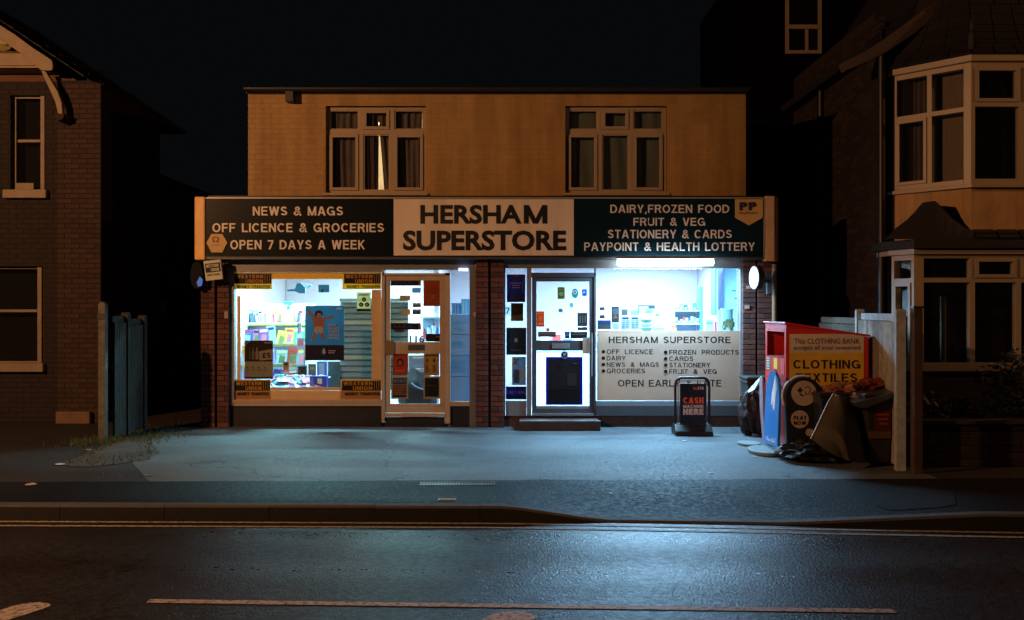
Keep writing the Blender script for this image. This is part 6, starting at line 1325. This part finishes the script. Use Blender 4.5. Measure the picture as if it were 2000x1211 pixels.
tiled_slope((X(1905, 12.5), yf - .01, zb0 + .005), (lx1, yf - .01, zb0 + .005), (X(1905, 12.5), 12.61, zb0 + .14), (lx1, 12.61, zb0 + .14), 2, slate, RH)
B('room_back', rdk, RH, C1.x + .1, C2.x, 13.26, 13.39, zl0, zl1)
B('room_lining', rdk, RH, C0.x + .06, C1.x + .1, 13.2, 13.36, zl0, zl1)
B('interior_post', mat('interior_post_pale', (.32, .27, .17), .8), RH, X(1839, 12.85), X(1848, 12.85), 12.85, 12.90, zl0 + .01, Z(579, 12.85))
# curtains in the upper bay splay
T0, L0 = faceT(A0, A1)
for (u0, u1, lab, m_) in ((.12, .56, 'dim brown curtain in the left light of the upper bay', cur), (.62, 1.02, 'plain dim blind in the second light of the upper bay', mat('blind_brown', (.20, .15, .10), .9))):
    t = thing('curtain', lab, 'curtain', T0(u0, .25, 3.4)); nu = 30; vs = []
    for z in (3.36, 4.9):
        for i in range(nu + 1): u = u0 + (u1 - u0) * i / nu; vs.append(T0(u, .22 + (.022 if m_ is cur else .003) * math.sin(i * 1.25), z))
    MB().mesh(vs, [(i, i + 1, nu + 2 + i, nu + 1 + i) for i in range(nu)]).build('drape', m_, t, smooth=True)
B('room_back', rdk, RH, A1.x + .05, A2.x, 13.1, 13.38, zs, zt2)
# garden wall, hedge
t = thing('garden_wall', 'low dark brick garden wall in front of the right house', 'wall', (7, 10.5, 0))
gw = B('core', mortar_d, t, 4.30, 12, 10.506, 10.7, 0, .46); bricks(gw, 4.30, 6.2, .005, .45, 10.5, [maroon_a, maroon_b, old_b], [80]); B('coping', mat('coping_dark', (.025, .018, .015), .85, var=.2), t, 4.28, 12, 10.47, 10.73, .463, .50)
leafm = mat('leaf_dark_green', (.02, .026, .01), .6, var=.3, scale=10); tw = mat('twig_brown', (.05, .035, .02), .9)
def bush(lab, c, r, h, n, seed):
    rg_ = random.Random(seed); t = thing('shrub', lab, 'shrub', (c[0], c[1], 0)); mb = MB(); st = MB()
    for i in range(7):
        a = rg_.uniform(0, 2 * PI); st.tube((c[0], c[1], 0), (c[0] + r * .6 * math.cos(a), c[1] + r * .6 * math.sin(a), h * rg_.uniform(.5, .85)), .014, .006, 6)
    st.build('stems', tw, t)
    for i in range(n):
        while True:
            p = Vector((rg_.uniform(-1, 1), rg_.uniform(-1, 1), rg_.uniform(-1, 1)))
            if .35 < p.length < 1 + .25 * noise.noise(p * 2 + Vector((seed, 0, 0))): break
        q = Vector((c[0] + p.x * r, c[1] + p.y * r, h * .55 + p.z * h * .45)); s_ = rg_.uniform(.03, .055)
        a = Vector((rg_.uniform(-1, 1), rg_.uniform(-1, 1), rg_.uniform(-1, 1))).normalized(); b = a.orthogonal().normalized()
        mb.face([q - a * s_, q + b * s_ * .5, q + a * s_, q - b * s_ * .5])
    stuff(mb.build('foliage', leafm, t))
bush('dark leafy shrub before the lower bay at the right edge', (6.2, 11.7), .55, 1.25, 1600, 3); bush('low dark shrub between the fence and the lower bay', (4.95, 11.8), .4, .75, 900, 5); bush('low spreading shrub in the middle of the right front garden', (5.6, 12.1), .35, .6, 700, 8)

# ================================================================== verge grass, dirt and litter at the left
mb = MB(); pts = [(118, 905), (150, 893), (185, 878), (215, 862), (262, 846), (290, 851), (300, 868), (306, 886), (290, 898), (240, 905), (180, 912), (140, 912)]
P = []
for px, py in pts: Y = 1.7 * F / (py - CY); P.append((X(px, Y), Y))
cxx = sum(p[0] for p in P) / len(P); cyy = sum(p[1] for p in P) / len(P); vs = [(cxx, cyy, .035)]
rn = len(P) * 3; rp = []
for i in range(len(P)):
    for k in range(3): a, b = P[i], P[(i + 1) % len(P)]; t_ = k / 3; jx = .05 * noise.noise(Vector((i * 3.1 + k, 0, 0))); rp.append((a[0] * (1 - t_) + b[0] * t_ + jx, a[1] * (1 - t_) + b[1] * t_ + jx))
for rr_ in (.3, .6, .85, 1.0):
    for x, y in rp:
        xx, yy = cxx + (x - cxx) * rr_, cyy + (y - cyy) * rr_; vs.append((xx, yy, .004 + .03 * (1 - rr_) + .012 * abs(noise.noise(Vector((xx * 5, yy * 5, 0)))) * (1.0 - rr_ * .8)))
fs = [(0, 1 + i, 1 + (i + 1) % rn) for i in range(rn)]
for q in range(3): fs += [(1 + q * rn + i, 1 + (q + 1) * rn + i, 1 + (q + 1) * rn + (i + 1) % rn, 1 + q * rn + (i + 1) % rn) for i in range(rn)]
mb.mesh(vs, fs); struct(mb.build('dirt_patch', asphalt('dirt', .045, .85, .95, .006, patch=.5, warm=(1.1, .95, .7), fine=60)))
mb = MB(); rg2 = random.Random(4)
for i in range(2600):
    k = rg2.random()
    if k < .35: x, y = rg2.gauss(-5.28, .16), rg2.gauss(12.35, .16)
    elif k < .7: x, y = rg2.gauss(-4.95, .2), rg2.gauss(13.0, .5)
    else: i_ = rg2.randrange(rn); s_ = rg2.uniform(.5, 1.02); x, y = cxx + (rp[i_][0] - cxx) * s_, cyy + (rp[i_][1] - cyy) * s_
    h_ = rg2.uniform(.015, .07) * (1.4 if k < .35 else 1); a = rg2.uniform(0, PI); dx, dy = .006 * math.cos(a), .006 * math.sin(a)
    mb.face([(x - dx, y - dy, 0), (x + dx, y + dy, 0), (x + rg2.uniform(-.02, .02), y + rg2.uniform(-.02, .02), h_)])
stuff(mb.build('grass', mat('grass_green', (.06, .09, .025), .8, var=.3)))
lit = mat('litter_white', (.55, .56, .56), .7); lit2 = mat('litter_tan', (.42, .32, .22), .7)
def litter(lab, px, py, w, l, m, kind='litter', z=0):
    Y = (CZ - z) * F / (py - CY); x = X(px, Y); r = random.Random(px); vs = [(x, Y, z + .012)]
    for i in range(7): a = 2 * PI * i / 7; vs.append((x + w * math.cos(a) * r.uniform(.6, 1.1), Y + l * math.sin(a) * r.uniform(.6, 1.1), z + .006 + r.uniform(0, .012)))
    tag(MB().mesh(vs, [(0, i + 1, (i + 1) % 7 + 1) for i in range(7)] + [tuple(range(7, 0, -1))]).build(kind, m), lab, 'litter')
litter('white paper scrap nearest the tall left post', 174, 880, .045, .05, lit, 'paper_scrap'); litter('flattened white wrapper on the edge of the dirt patch', 118, 908, .06, .06, lit, 'wrapper')
litter('tan leaf shaped scrap on the pavement at far left', 60, 948, .065, .07, lit2, 'cardboard_scrap'); litter('thin pale scrap on the pavement right of the dirt patch', 288, 930, .06, .03, lit, 'paper_scrap')
litter('white scrap in front of the blue sign base', 1473, 893, .03, .04, lit, 'paper_scrap'); litter('small white scrap in the middle of the forecourt', 1388, 925, .03, .03, lit, 'paper_scrap')
litter('tiny white scrap left of the middle of the forecourt', 1184, 902, .02, .03, lit, 'paper_scrap'); litter('pale scrap on the dark ground right of the fence', 1822, 910, .06, .04, lit2, 'paper_scrap')
litter('white scrap in front of the cash machine board', 1336, 862, .03, .03, lit, 'paper_scrap'); litter('white scrap beside the cash machine board base', 1310, 846, .02, .02, lit, 'paper_scrap')
litter('pale scrap on the pavement above the dropped kerb', 1193, 965, .018, .02, lit, 'paper_scrap'); litter('white scrap by the right window brickwork', 1244, 849, .02, .02, lit, 'paper_scrap')
mb = MB(); rg3 = random.Random(9)
for i in range(420):
    x, y = rg3.uniform(-4.4, 4.1), rg3.uniform(9.7, 13.9); s_ = rg3.uniform(.003, .009); mb.box(x, x + s_, y, y + s_ * rg3.uniform(.8, 2), .001, .001 + s_ * .6)
stuff(mb.build('gravel', mat('grit_pale', (.32, .32, .31), .8)))

# ================================================================== street lamps
def street_lamp(lab, lamp, base, group='street lamps'):
    t = thing('street_lamp', lab, 'street lamp', (base[0], base[1], 0), group); g_ = mat('lamp_column_grey', (.12, .13, .13), .6, .3)
    MB().tube((base[0], base[1], -.1), (base[0], base[1], lamp[2] + .25), .075, .045, 16).build('column', g_, t, smooth=True)
    MB().path([(base[0], base[1], lamp[2] + .25), ((base[0] + lamp[0]) / 2, (base[1] + lamp[1]) / 2, lamp[2] + .36), (lamp[0], lamp[1], lamp[2] + .26)], .03).build('arm', g_, t)
    MB().box(lamp[0] - .30, lamp[0] + .30, lamp[1] - .12, lamp[1] + .12, lamp[2] + .18, lamp[2] + .30).build('lantern', g_, t, bevel=.03)
    MB().box(lamp[0] - .14, lamp[0] + .14, lamp[1] - .07, lamp[1] + .07, lamp[2] + .14, lamp[2] + .178).build('lens', mat('sodium_lens', (.9, .6, .3), emit=SODIUM, estr=30), t, bevel=.01)
street_lamp('sodium street lamp reaching over the road beyond the left edge', LAMP_LEFT, (LAMP_LEFT[0], LAMP_LEFT[1] - 4.9))
street_lamp('sodium street lamp beyond the right edge on the far pavement', LAMP_RIGHT, (LAMP_RIGHT[0], LAMP_RIGHT[1] + .9))

for o in bpy.data.objects:
    if '_o' in o: del o['_o']
print('objects', len(bpy.data.objects))
